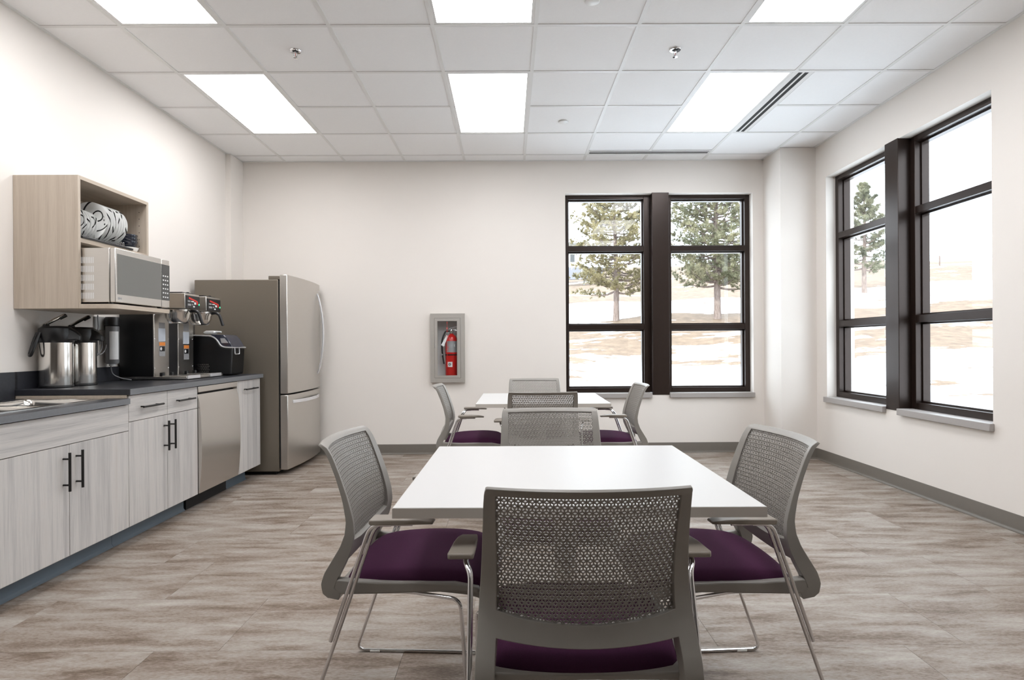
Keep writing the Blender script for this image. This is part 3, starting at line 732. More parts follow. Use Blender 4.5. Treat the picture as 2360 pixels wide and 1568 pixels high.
# ------------------------------------------------------------------ airpots
ZT = .8795
def airpot(x, y, label, rz):
    t = thing('airpot', (x, y, ZT), label, 'airpot', 'vacuum airpots on the worktop', rz=0)
    R = .084
    part('base_ring', B().lathe([(.0005, 0), (R*.98, 0), (R*1.02, .004), (R*1.0, .014), (R*.96, .016)], (x, y, ZT), n=40), 'black', t)
    part('steel_body', B().lathe([(R*.98, .012), (R, .02), (R, .262), (R*.985, .268)], (x, y, ZT), n=48), 'steel_mirror', t)
    part('collar', B().lathe([(R*1.0, .262), (R*1.04, .268), (R*1.05, .315), (R*.98, .345), (R*.80, .357), (.0005, .360)], (x, y, ZT), n=40), 'black', t)
    cs, sn = math.cos(rz), math.sin(rz)
    L = lambda u, v, z: (x+u*cs-v*sn, y+u*sn+v*cs, ZT+z)
    # spout nose on the +u side
    b = B(); vs = []; fs = []
    sec = [(.045, .058, .272, .352), (.085, .045, .275, .342), (.112, .028, .278, .322), (.128, .018, .268, .300)]
    for u, hv, za_, zb_ in sec: vs += [L(u, -hv, za_), L(u, hv, za_), L(u, hv*.7, zb_), L(u, -hv*.7, zb_)]
    for i in range(len(sec)-1):
        for k_ in range(4): fs.append((4*i+k_, 4*i+(k_+1) % 4, 4*i+4+(k_+1) % 4, 4*i+4+k_))
    fs += [(0, 1, 2, 3), tuple(range(4*len(sec)-4, 4*len(sec)))]
    part('spout', b.add(vs, fs), 'black', t, bevel=.006)
    lev = part('pump_lever', B().tube([L(-.075, 0, .356), L(.045, 0, .425)], [.010, .0085], 10), 'steel_mirror', t)
    part('lever_grip', B().tube([L(.020, 0, .404), L(.052, 0, .423)], [.0095, .0105], 10), 'black', lev)
    part('pivot', B().tube([L(-.05, -.022, .362), L(-.05, .022, .362)], .009, 10), 'black', t)
    return t, L
t, L = airpot(-2.645, 3.565, 'steel airpot with black pump top, nearer the sink', .25)
x, y = -2.645, 3.565
def bail(t, p, q, out, drop):
    """a swung-down carrying handle between two points"""
    P = [p, (p[0]+out[0]*.5, p[1]+out[1]*.5, p[2]-drop*.45), (p[0]*.85+q[0]*.15+out[0], p[1]*.85+q[1]*.15+out[1], p[2]-drop),
         (q[0]*.85+p[0]*.15+out[0], q[1]*.85+p[1]*.15+out[1], q[2]-drop), (q[0]+out[0]*.5, q[1]+out[1]*.5, q[2]-drop*.45), q]
    part('carry_handle', B().tube(round_path(P, .03, 4), .0085, 10), 'black', t)
bail(t, (x-.078, y-.040, ZT+.318), (x-.030, y-.082, ZT+.318), (-.012, -.050), .130)
t, L = airpot(-2.643, 3.765, 'steel airpot with black pump top, nearer the coffee brewer', .15)

# water filter and tubing on the wall
wf = thing('water_filter', (XL+.05, 4.15, 1.0), 'grey cartridge water filter with a pale label on the wall behind the airpots', 'water filter')
part('bracket', B().box(XL+.0005, XL+.012, 4.04, 4.235, 1.23, 1.318), 'wall_grey', wf, bevel=.002)
part('filter_head', B().lathe([(.0005, 1.318), (.040, 1.318), (.046, 1.305), (.046, 1.262), (.040, 1.255), (.0005, 1.255)], (XL+.058, 4.145, 0), n=28), 'black', wf)
part('cartridge', B().lathe([(.0005, 1.0), (.036, 1.0), (.041, 1.008), (.041, 1.255)], (XL+.058, 4.145, 0), n=32), 'tube_clear', wf)
part('cartridge_label', B().lathe([(.0415, 1.03), (.0418, 1.03), (.0418, 1.22), (.0415, 1.22)], (XL+.058, 4.145, 0), n=12, a0=math.radians(-80), a1=math.radians(0)), 'label_white', wf)
part('drain_cap', B().lathe([(.0005, .985), (.02, .985), (.02, 1.0)], (XL+.058, 4.145, 0), n=20), 'label_white', wf)
def coil():
    P = []
    for i in range(70):
        w = i/69*4*PI; r = .062+.010*math.sin(i*.11); P.append((XL+.030+.0005*i, 4.00+r*math.cos(w), 1.13+r*math.sin(w)))
    return P
cl = thing('water_tube', (XL+.03, 4.0, 1.07), 'coiled grey plastic water tube hanging beside the wall filter', 'tube')
part('coil', B().tube(coil(), .0035, 8), 'tube_clear', cl)
part('riser', B().tube([(XL+.03, 4.03, 1.17), (XL+.028, 4.05, 1.25), (XL+.024, 4.05, 1.327)], .0042, 8), 'tube_clear', cl)
part('feed', B().tube(round_path([(XL+.05, 4.14, .984), (XL+.05, 4.15, .93), (XL+.08, 4.19, .90), (XL+.12, 4.25, .8845)], .04, 5), .004, 8), 'tube_clear', cl)
bx = thing('outlet_box', (XL, 3.98, 1.08), 'black electrical box on the wall behind the tube coil', 'box')
part('housing', B().box(XL+.0005, XL+.022, 3.92, 4.06, 1.05, 1.20), 'black_matte', bx, bevel=.012)
part('cover', B().box(XL+.022, XL+.025, 3.94, 4.04, 1.07, 1.18), 'black', bx, bevel=.002)

# ------------------------------------------------------------------ twin coffee brewer
cb = thing('coffee_brewer', (-2.50, 4.55, ZT), 'twin stainless coffee brewer with two red-marked control heads', 'coffee machine')
by0, by1 = 4.278, 4.818
part('side_cover', B().box(-2.733, -2.496, by0, by1, ZT+.022, 1.352), 'black', cb, bevel=.003)
part('base', B().box(-2.730, -2.262, by0, by1, ZT+.004, ZT+.024), 'steel_h', cb, bevel=.003)
for fx_ in (-2.70, -2.30):
    for fy_ in (by0+.04, by1-.04): part('foot', B().tube([(fx_, fy_, ZT), (fx_, fy_, ZT+.006)], .014, 12), 'black', cb)
for cy0, cy1, lab in ((4.279, 4.468, 0), (4.590, 4.812, 1)):
    xf = -2.490
    col = part('column', B().box(-2.62, xf, cy0, cy1, ZT+.024, 1.392), 'steel', cb, bevel=.004)
    ymc = (cy0+cy1)/2
    zsh = 0 if lab else -.012
    part('sticker', B().box(xf+.0002, xf+.001, ymc-.035, ymc+.040, 1.235+zsh, 1.300+zsh), 'label_grey', col)
    part('sticker', B().box(xf+.0002, xf+.0012, ymc-.042, ymc+.045, 1.135+zsh*-1.5, 1.228+zsh*-1.5), 'label_blue', col)
    s = part('warning_sticker', B().box(xf+.0002, xf+.001, ymc-.032, ymc+.042, 1.015-zsh*2.6, 1.125-zsh*1.8), 'label_grey', col)
    part('warning_band', B().box(xf+.001, xf+.0014, ymc-.032, ymc+.042, 1.100-zsh*1.8, 1.125-zsh*1.8), 'label_orange', s)
    part('warning_panel', B().box(xf+.001, xf+.0014, ymc-.026, ymc+.036, 1.060-zsh*1.8, 1.096-zsh*1.8), 'black', s)
    part('warning_dot', B().lathe([(.0005, .0018), (.012, .0018), (.012, .001)], (xf, ymc-.010, 1.078-zsh*1.8), axis='x', n=16), 'label_white', s)
    for zz in (.96, 1.17, 1.34):
        for yy_ in (cy0+.010, cy1-.010): part('screw', B().lathe([(.0005, .003), (.004, .002), (.005, 0)], (xf, yy_, zz), axis='x', n=10), 'chrome', col)
part('grille', B().box(-2.56, -2.53, 4.470, 4.588, ZT+.024, 1.36), 'black_matte', cb)
hz0, hz1 = 1.384, 1.492
for hy0, hy1 in ((4.279, 4.478), (4.580, 4.800)):
    xf = -2.272
    hd = part('brew_head', B().box(-2.66, xf, hy0, hy1, hz0, hz1), 'steel', cb, bevel=.004)
    part('top_lid', B().box(-2.50, xf-.03, hy0+.02, hy1-.02, hz1, hz1+.010), 'black', hd, bevel=.002)
    part('lid_knob', B().tube([(-2.33, hy1-.05, hz1+.008), (-2.33, hy1-.05, hz1+.018)], .010, 12), 'black', hd)
    w = hy1-hy0
    pn = part('control_panel', B().box(xf-.001, xf+.004, hy0+.010, hy1-.002, hz0+.002, hz1-.014), 'black', hd, bevel=.001)
    # red angular flash, built as a bent bar
    Fy = lambda a: hy0+.012+(w-.016)*a; Fz = lambda a: hz0+.004+(hz1-hz0-.02)*a
    fl = [(Fy(.18), Fz(.90)), (Fy(.80), Fz(.66)), (Fy(.86), Fz(.58)), (Fy(.86), Fz(.34)), (Fy(.77), Fz(.34)), (Fy(.77), Fz(.52)), (Fy(.72), Fz(.56)), (Fy(.18), Fz(.76))]
    part('red_flash', B().prism(fl, 'x', xf+.004, xf+.0052), 'label_red', pn)
    for a0_, a1_, z0_, z1_, mm in ((.10, .30, .50, .62, 'label_grey'), (.36, .56, .52, .60, 'label_white'), (.40, .50, .26, .38, 'label_grey'), (.58, .72, .34, .52, 'label_white'), (.10, .34, .20, .36, 'label_grey'), (.50, .62, .10, .22, 'label_white')):
        part('panel_mark', B().box(xf+.004, xf+.005, Fy(a0_), Fy(a1_), Fz(z0_), Fz(z1_)), mm, pn)
    part('pilot_lamp', B().lathe([(.0005, .008), (.006, .006), (.007, .004)], (xf, Fy(.955), Fz(.36)), axis='x', n=14), 'green_lamp', pn)
    fy_ = (hy0+hy1)/2; fxx = -2.375
    fn = part('brew_funnel', B().lathe([(.088, hz0-.002), (.092, hz0-.006), (.090, hz0-.028), (.083, hz0-.040), (.080, hz0-.062), (.062, hz0-.098), (.052, hz0-.104), (.0005, hz0-.106)], (fxx, fy_, 0), n=40), 'steel_mirror', hd, smooth=50)
    part('funnel_handle', B().tube(round_path([(fxx+.075, fy_, hz0-.018), (fxx+.128, fy_, hz0-.012), (fxx+.150, fy_, hz0-.028), (fxx+.176, fy_, hz0-.110)], .03, 4), [.014]*3+[.013]*8+[.007] if False else .0105, 10), 'black', fn)
for wy in (4.375, 4.70):
    part('warmer_tray', B().box(-2.44, -2.262, wy-.085, wy+.085, ZT+.024, ZT+.030), 'steel_h', cb, bevel=.002)
    part('tray_front', B().box(-2.263, -2.256, wy-.090, wy+.082, ZT+.006, ZT+.030), 'trim_silver', cb, bevel=.001)
    for kx, ky in ((-2.455, wy-.06), (-2.455, wy+.06)): part('stop_knob', B().tube([(kx, ky, ZT+.024), (kx, ky, ZT+.050)], .016, 14), 'black', cb)

# ------------------------------------------------------------------ countertop ice maker
im = thing('ice_maker', (-2.40, 4.99, ZT), 'glossy black countertop ice maker with silver trim and smoky lid', 'ice maker')
iy0, iy1, ix0, ix1 = 4.872, 5.105, -2.600, -2.222
side = [(ix0, ZT+.006), (ix1-.004, ZT+.006), (ix1, ZT+.02), (ix1+.012, ZT+.222), (ix1-.055, ZT+.226), (ix1-.085, ZT+.24), (ix1-.115, ZT+.29), (ix1-.15, ZT+.318), (ix0+.02, ZT+.322), (ix0, ZT+.30)]
part('body', B().prism(side, 'y', iy0, iy1), 'dark_glass' if False else 'black', im, bevel=.012, seg=3)
trim_path = [(ix0+.03, ZT+.324), (ix1-.155, ZT+.320), (ix1-.112, ZT+.292), (ix1-.080, ZT+.240), (ix1-.05, ZT+.228), (ix1+.016, ZT+.224)]
for yy_ in (iy0-.001, iy1+.001):
    part('trim', B().tube(round_path([(x_, yy_, z_) for x_, z_ in trim_path], .025, 4), .006, 8), 'trim_silver', im)
part('front_trim', B().tube([(ix1+.016, iy0-.001, ZT+.224), (ix1+.016, iy1+.001, ZT+.224)], .0045, 8), 'trim_silver', im)
lid = [(ix1+.012, ZT+.230), (ix1-.03, ZT+.300), (ix1-.06, ZT+.328), (ix1-.16, ZT+.334), (ix1-.16, ZT+.324), (ix1-.115, ZT+.296), (ix1-.085, ZT+.246), (ix1-.055, ZT+.232)]
part('lid', B().prism(lid, 'y', iy0+.002, iy1-.002), 'clear', im, bevel=.006)
part('lid_window', B().prism([(ix1-.02, ZT+.262), (ix1-.052, ZT+.300), (ix1-.085, ZT+.300), (ix1-.075, ZT+.262)], 'y', iy0-.0005, iy0+.004), 'trim_silver', im)
part('latch', B().tube(round_path([(ix1+.017, iy0+.03, ZT+.224), (ix1+.019, iy0+.03, ZT+.172), (ix1+.019, iy0+.11, ZT+.172), (ix1+.017, iy0+.11, ZT+.224)], .01, 3), .004, 8), 'trim_silver', im)
b = B()
for r_ in range(5):
    for q_ in range(7): b.lathe([(.0005, -.0005), (.004, -.0005), (.004, .001)], (ix0+.11+q_*.014+(r_ % 2)*.007, iy0, ZT+.035+r_*.014), axis='y', n=6)
part('side_vents', b, 'steel', im)
sc = thing('ice_scoop', (-2.40, 4.95, ZT+.334), 'white plastic ice scoop lying on top of the ice maker', 'scoop')
part('scoop_bowl', B().prism([(-2.455, ZT+.335), (-2.385, ZT+.335), (-2.372, ZT+.345), (-2.372, ZT+.362), (-2.44, ZT+.362), (-2.463, ZT+.350)], 'y', 4.905, 4.975), 'white', sc, bevel=.006)
part('scoop_handle', B().tube([(-2.374, 4.94, ZT+.355), (-2.330, 4.94, ZT+.352)], .007, 10), 'white', sc)

# ------------------------------------------------------------------ fire extinguisher in its recessed cabinet
fc = thing('extinguisher_cabinet', ((FX0+FX1)/2, YB, FZ0), 'brushed steel fire extinguisher cabinet set into the back wall', 'cabinet')
OX0, OX1, OZ0, OZ1 = -.793, -.443, .735, 1.437
b = B(); yo = YB-.045
for x0, x1, z0, z1 in ((OX0, OX1, OZ1-.045, OZ1), (OX0, OX1, OZ0, OZ0+.045), (OX0, OX0+.042, OZ0+.045, OZ1-.045), (OX1-.042, OX1, OZ0+.045, OZ1-.045)):
    b.box(x0, x1, yo, YB-.0003, z0, z1)
part('trim_frame', b, 'satin', fc, smooth=0)
b = B()
dx0, dx1, dz0, dz1 = OX0+.044, OX1-.044, OZ0+.047, OZ1-.047
gx0, gx1, gz0, gz1 = dx0+.030, dx1-.034, dz0+.024, dz1-.030
for x0, x1, z0, z1 in ((dx0, dx1, gz1, dz1), (dx0, dx1, dz0, gz0), (dx0, gx0, gz0, gz1), (gx1, dx1, gz0, gz1)):
    b.box(x0, x1, yo-.002, yo+.012, z0, z1)
dr = part('door', b, 'satin', fc, smooth=0)
part('door_glass', B().box(gx0-.004, gx1+.004, yo+.004, yo+.007, gz0-.004, gz1+.004), 'glass2', dr)
part('latch', B().tube([(dx0+.004, yo-.008, 1.09), (dx0+.004, yo-.008, 1.13)], .004, 8), 'chrome', dr)
b = B(); e = .002; yb_ = YB+.125
b.box(FX0+e, FX1-e, yb_, yb_+.004, FZ0+e, FZ1-e); b.box(FX0+e, FX0+.006, YB, yb_, FZ0+e, FZ1-e); b.box(FX1-.006, FX1-e, YB, yb_, FZ0+e, FZ1-e)
b.box(FX0+.006, FX1-.006, YB, yb_, FZ0+e, FZ0+.006); b.box(FX0+.006, FX1-.006, YB, yb_, FZ1-.006, FZ1-e)
part('inner_box', b, 'ext_white', fc, smooth=0)
RZ = Matrix.Rotation(PI/2, 4, 'X')                                      # text facing -y
for k_, ch in enumerate('FIRE EXTINGUISHER'):
    if ch != ' ': text_part('letter', ch, .030, 'label_red', dr, Matrix.Translation((-.620, yo+.0035, 1.338-k_*.0272)) @ RZ)
fe = thing('fire_extinguisher', (-.585, YB+.045, FZ0+.006), 'red fire extinguisher with black hose inside the glazed wall cabinet', 'fire extinguisher')
ex, ey, ez = -.585, YB+.045, FZ0+.006
part('cylinder', B().lathe([(.0005, 0), (.060, 0), (.064, .008), (.064, .385), (.058, .415), (.042, .438), (.024, .450), (.020, .462)], (ex, ey, ez), n=40), 'red', fe, smooth=50)
part('valve', B().lathe([(.020, .458), (.022, .470), (.018, .490), (.014, .505), (.0005, .507)], (ex, ey, ez), n=20), 'chrome', fe)
part('gauge', B().lathe([(.0005, -.030), (.014, -.030), (.015, -.018)], (ex, ey, ez+.478), axis='y', n=18), 'arm', fe)
part('carry_lever', B().tube(round_path([(ex-.015, ey, ez+.497), (ex+.03, ey, ez+.502), (ex+.085, ey, ez+.480)], .02, 3), .0065, 8), 'trim_silver', fe)
part('squeeze_lever', B().tube(round_path([(ex-.022, ey, ez+.510), (ex+.02, ey, ez+.528), (ex+.09, ey, ez+.540)], .02, 3), .0065, 8), 'trim_silver', fe)
part('hose', B().tube(round_path([(ex-.018, ey-.004, ez+.488), (ex-.060, ey-.012, ez+.490), (ex-.098, ey-.022, ez+.40), (ex-.094, ey-.026, ez+.26), (ex-.076, ey-.026, ez+.150)], .07, 6), .0085, 10), 'black', fe)
part('hose_clip', B().lathe([(.0642, .238), (.0665, .238), (.0665, .250), (.0642, .250)], (ex, ey, ez), n=36), 'black', fe)
part('hose_tip', B().tube([(ex-.094, ey-.030, ez+.246), (ex-.094, ey-.040, ez+.246)], .008, 10), 'trim_silver', fe)
lb = part('label_plate', B().lathe([(.0644, .270), (.0646, .270), (.0646, .385), (.0644, .385)], (ex, ey, ez), n=14, a0=math.radians(-135), a1=math.radians(-20)), 'label_grey', fe)
text_part('label_letter', 'E', .034, 'label_white', lb, Matrix.Translation((ex+.036, ey-.058, ez+.338)) @ RZ)
st = part('date_sticker', B().lathe([(.0644, .120), (.0648, .120), (.0648, .172), (.0644, .172)], (ex, ey, ez), n=8, a0=math.radians(-125), a1=math.radians(-78)), 'label_white', fe)
part('date_ring', B().lathe([(.007, -.0012), (.013, -.0012), (.013, 0)], (ex-.014, ey-.0648, ez+.147), axis='y', n=20), 'black', st)
part('inspection_tag', B().add([(ex-.025, ey-.070, ez+.440), (ex-.045, ey-.070, ez+.445), (ex-.100, ey-.074, ez+.345), (ex-.072, ey-.074, ez+.330),
     (ex-.025, ey-.0715, ez+.440), (ex-.045, ey-.0715, ez+.445), (ex-.100, ey-.0755, ez+.345), (ex-.072, ey-.0755, ez+.330)],
     [(0,1,2,3), (4,7,6,5), (0,4,5,1), (1,5,6,2), (2,6,7,3), (3,7,4,0)]), 'label_white', fe, smooth=0)

# ------------------------------------------------------------------ tables
def table(x, y, rz, label):
    t = thing('square_table', (0, 0, 0), label, 'table', 'square white tables')
    h, w = .730, .438
    part('tabletop', B().box(-w, w, -w+.006, w-.006, h-.0255, h), 'table', t, bevel=.0012)
    eb = B()
    for x0, x1, y0, y1 in ((-w-.0012, w+.0012, -w+.006-.0012, -w+.006), (-w-.0012, w+.0012, w-.006, w-.006+.0012), (-w-.0012, -w, -w+.006, w-.006), (w, w+.0012, -w+.006, w-.006)):
        eb.box(x0, x1, y0, y1, h-.025, h-.0012)
    part('edge_band', eb, 'table_edge', t, smooth=0)
    part('mounting_plate', B().box(-.16, .16, -.16, .16, h-.034, h-.0258), 'black', t, bevel=.002)
    part('column', B().lathe([(.034, .045), (.034, h-.034)], n=32), 'steel', t)
    for k in range(4):
        a = PI/4+k*PI/2; cs, sn = math.cos(a), math.sin(a)
        vs = []
        for r_, wd, za, zb in ((.02, .032, .02, .062), (.13, .028, .014, .046), (.24, .022, .010, .026)):
            for sgn, zz in ((-1, za), (1, za), (1, zb), (-1, zb)): vs.append((cs*r_-sn*wd*sgn, sn*r_+cs*wd*sgn, zz))
        fs = [(4*i+j, 4*i+(j+1) % 4, 4*i+4+(j+1) % 4, 4*i+4+j) for i in range(2) for j in range(4)]+[(0, 1, 2, 3), (8, 9, 10, 11)]
        leg = part('base_foot', B().add(vs, fs), 'steel', t, bevel=.004)
        part('glide', B().lathe([(.0005, 0), (.014, 0), (.014, .011)], (cs*.22, sn*.22, 0), n=16), 'black', leg)
    t.location = (x, y, 0); t.rotation_euler = (0, 0, rz); return t
table(.170, 1.853, math.radians(-.8), 'square white table standing in the middle of the room')
table(.232, 4.360, math.radians(-1.0), 'square white table next to the back wall window')

# ------------------------------------------------------------------ chairs (facing +y at the origin)
CH = .826
prof_z = [CH, CH-.005, CH-.014, .785, .73, .67, .61, .57, .53, .49, .455, .432, .414, .402, .398]
prof_y = [-.308, -.300, -.290, -.275, -.252, -.230, -.212, -.208, -.213, -.226, -.240, -.245, -.241, -.228, -.208]
prof_t = [.008, .010, .012, .013, .013, .015, .020, .027, .034, .039, .041, .040, .036, .030, .022]
prof_w = [.205, .209, .210, .212, .2145, .217, .220, .2225, .225, .228, .231, .232, .232, .231, .229]
prof_c = [.034, .035, .036, .037, .036, .034, .030, .026, .020, .012, .006, .003, .000, .000, .000]   # wrap towards the sitter
def lut(tab, z):
    if z >= prof_z[0]: return tab[0]
    for i in range(len(prof_z)-1):
        if prof_z[i] >= z >= prof_z[i+1]:
            t = (prof_z[i]-z)/(prof_z[i]-prof_z[i+1]); return tab[i]*(1-t)+tab[i+1]*t
    return tab[-1]
def bpt(x, z, off=0.):
    """point of the chair back's mid surface, offset along its normal"""
    e = .004
    y = lambda xx, zz: lut(prof_y, zz)+lut(prof_c, zz)*(xx/lut(prof_w, zz))**2
    p = Vector((x, y(x, z), z))
    if off:
        dz = Vector((0, y(x, z+e)-y(x, z-e), 2*e)); dx = Vector((2*e, y(x+e, z)-y(x-e, z), 0))
        p = p + dx.cross(dz).normalized()*off*-1
    return p
def strut_w(z): return .023+(.040-.023)*max(0, min(1, (CH-z)/(CH-.50)))
L1 = CH-.017
def zlev(k, m):
    """level lines of the back frame at middle coordinate m in [-1,1]"""
    q = max(0., 1-m*m)
    return (CH, L1, .550-.026*q, .497-.016*q, .398)[k]
def back_frame():
    NM = 18; rows = []
    segs = [(0, 1, 4), (1, 2, 14), (2, 3, 4), (3, 4, 12)]
    cols = [('L', 0), ('L', .5)]+[('M', -1+2*i/NM) for i in range(NM+1)]+[('R', .5), ('R', 1)]
    seq = []
    for s, (a, c_, n) in enumerate(segs):
        for i in range(n): seq.append((s, a, c_, i/n))
    seq.append((3, 3, 4, 1.0))
    G = []
    for s, a, c_, f in seq:
        line = []
        for kind, m in cols:
            mm = m if kind == 'M' else (-1 if kind == 'L' else 1)
            z = zlev(a, mm)*(1-f)+zlev(c_, mm)*f
            w = lut(prof_w, z); ai = w-strut_w(z)
            x = m*ai if kind == 'M' else ((-w+(w-ai)*m) if kind == 'L' else (ai+(w-ai)*m))
            line.append((x, z))
        G.append((s, line))
    nr, nc = len(G), len(cols); b = B(); vs = []
    for side_ in (1, -1):
        for s, line in G:
            for x, z in line: vs.append(bpt(x, z, side_*lut(prof_t, z)/2))
    idx = lambda sd, r_, c_: sd*nr*nc+r_*nc+c_
    filled = lambda r_, c_: 0 <= r_ < nr-1 and 0 <= c_ < nc-1 and not (2 <= c_ < nc-3 and G[r_][0] in (1, 3))
    fs = []
    for r_ in range(nr-1):
        for c_ in range(nc-1):
            if not filled(r_, c_): continue
            fs.append((idx(0, r_, c_), idx(0, r_, c_+1), idx(0, r_+1, c_+1), idx(0, r_+1, c_)))
            fs.append((idx(1, r_, c_), idx(1, r_+1, c_), idx(1, r_+1, c_+1), idx(1, r_, c_+1)))
            for dr_, dc_, p, q in ((-1, 0, (r_, c_), (r_, c_+1)), (1, 0, (r_+1, c_), (r_+1, c_+1)), (0, -1, (r_, c_), (r_+1, c_)), (0, 1, (r_, c_+1), (r_+1, c_+1))):
                if not filled(r_+dr_, c_+dc_): fs.append((idx(0, *p), idx(0, *q), idx(1, *q), idx(1, *p)))
    used = sorted({i for f in fs for i in f}); mp = {o: n for n, o in enumerate(used)}
    b.add([vs[i] for i in used], [tuple(mp[i] for i in f) for f in fs])
    return b
def back_panel():
    """perforated skin: rhombille lattice, each rhombus an open hole"""
    p = .0142; h = p*math.sqrt(3)/2; b = B(); key = {}; vs = []; fs = []
    th = .0016
    def vid(x, z, sd):
        k_ = (round(x, 5), round(z, 5), sd)
        if k_ not in key:
            key[k_] = len(vs); vs.append(bpt(x, z, th*sd))
        return key[k_]
    def inside(x, z):
        if z > L1+.002: return False
        w = lut(prof_w, z); ai = w-strut_w(z)
        if abs(x) > ai+.003: return False
        return z > .550-.026*max(0, 1-(x/ai)**2)-.003
    nz = int((CH-.5)/h)+3
    for j in range(nz):
        z = .515+j*h
        for i in range(-17, 18):
            x = (i+(.5 if j % 2 else 0))*p
            for dx, dz in ((p, 0), (p/2, h), (-p/2, h)):
                cx_, cz_ = x+dx/2, z+dz/2
                if not inside(cx_, cz_): continue
                # acute corners at the lattice points, obtuse corners at triangle centres
                ux, uz = -dz, dx; s_ = 1/math.sqrt(3)/2
                c4 = [(x, z), (cx_+ux*s_, cz_+uz*s_), (x+dx, z+dz), (cx_-ux*s_, cz_-uz*s_)]
                k = .58
                in4 = [(cx_+(a-cx_)*k, cz_+(e_-cz_)*k) for a, e_ in c4]
                st_ = []
                for sd in (1, -1):
                    o = [vid(a, e_, sd) for a, e_ in c4]; n0 = len(vs); st_.append(n0)
                    for a, e_ in in4: vs.append(bpt(a, e_, th*sd))
                    for q in range(4):
                        q2 = (q+1) % 4
                        fs.append((o[q], o[q2], n0+q2, n0+q) if sd == 1 else (o[q], n0+q, n0+q2, o[q2]))
                for q in range(4):
                    q2 = (q+1) % 4; f0, n0 = st_
                    fs.append((f0+q, f0+q2, n0+q2, n0+q))
    return b.add(vs, fs)
def seat_pan():
    N1 = 20; b = B(); vs = []; fs = []
    def top(s_, t_):
        y = -.222+.452*t_; z = .424+.014*math.sin(PI*min(1, t_*1.05))-.030*max(0, (t_-.82)/.18)**2+.006*(1-t_)*abs(s_)**3
        wdt = .228-.012*max(0, (t_-.75)/.25)**2
        return (s_*wdt, y, z)
    for sd in (0, 1):
        for j in range(N1+1):
            for i in range(N1+1):
                x, y, z = top(-1+2*i/N1, j/N1); s_ = abs(-1+2*i/N1)
                vs.append((x*(1 if sd == 0 else .97), y, z-(0 if sd == 0 else .026-.012*(1-s_**4))))
    n = N1+1; o = n*n
    for j in range(N1):
        for i in range(N1):
            a = j*n+i; fs.append((a, a+1, a+n+1, a+n)); fs.append((o+a, o+a+n, o+a+n+1, o+a+1))
    for i in range(N1):
        fs += [(i, o+i, o+i+1, i+1), (N1*n+i, N1*n+i+1, o+N1*n+i+1, o+N1*n+i), (i*n, (i+1)*n, o+(i+1)*n, o+i*n), (i*n+N1, o+i*n+N1, o+(i+1)*n+N1, (i+1)*n+N1)]
    return b.add(vs, fs)
def cushion():
    N1 = 28; b = B(); vs = []; fs = []; n = N1+1
    for sd in (0, 1):
        for j in range(N1+1):
            for i in range(N1+1):
                s_, t_ = -1+2*i/N1, -1+2*j/N1
                # rounded-square mapping
                k = .10; sx = s_*math.sqrt(1-k*t_*t_*1.6 if abs(t_) > 0 else 1); ty = t_*math.sqrt(1-k*s_*s_*1.6)
                t01 = (t_+1)/2
                y = .008+.226*ty; x = .217*sx
                base = .4265+.014*math.sin(PI*min(1, t01*1.05))-.030*max(0, (t01-.82)/.18)**2
                hgt = .034*((1-abs(s_)**6)*(1-abs(t_)**6))**.38
                hgt *= 1+.12*math.exp(-((t01-.72)/.2)**2)
                vs.append((x, y, base+(hgt if sd == 0 else -.002)))
    o = n*n
    for j in range(N1):
        for i in range(N1):
            a = j*n+i; fs.append((a, a+1, a+n+1, a+n)); fs.append((o+a, o+a+n, o+a+n+1, o+a+1))
    for i in range(N1):
        fs += [(i, o+i, o+i+1, i+1), (N1*n+i, N1*n+i+1, o+N1*n+i+1, o+N1*n+i), (i*n, (i+1)*n, o+(i+1)*n, o+i*n), (i*n+N1, o+i*n+N1, o+(i+1)*n+N1, (i+1)*n+N1)]
    return b.add(vs, fs)
ARMZ = .637
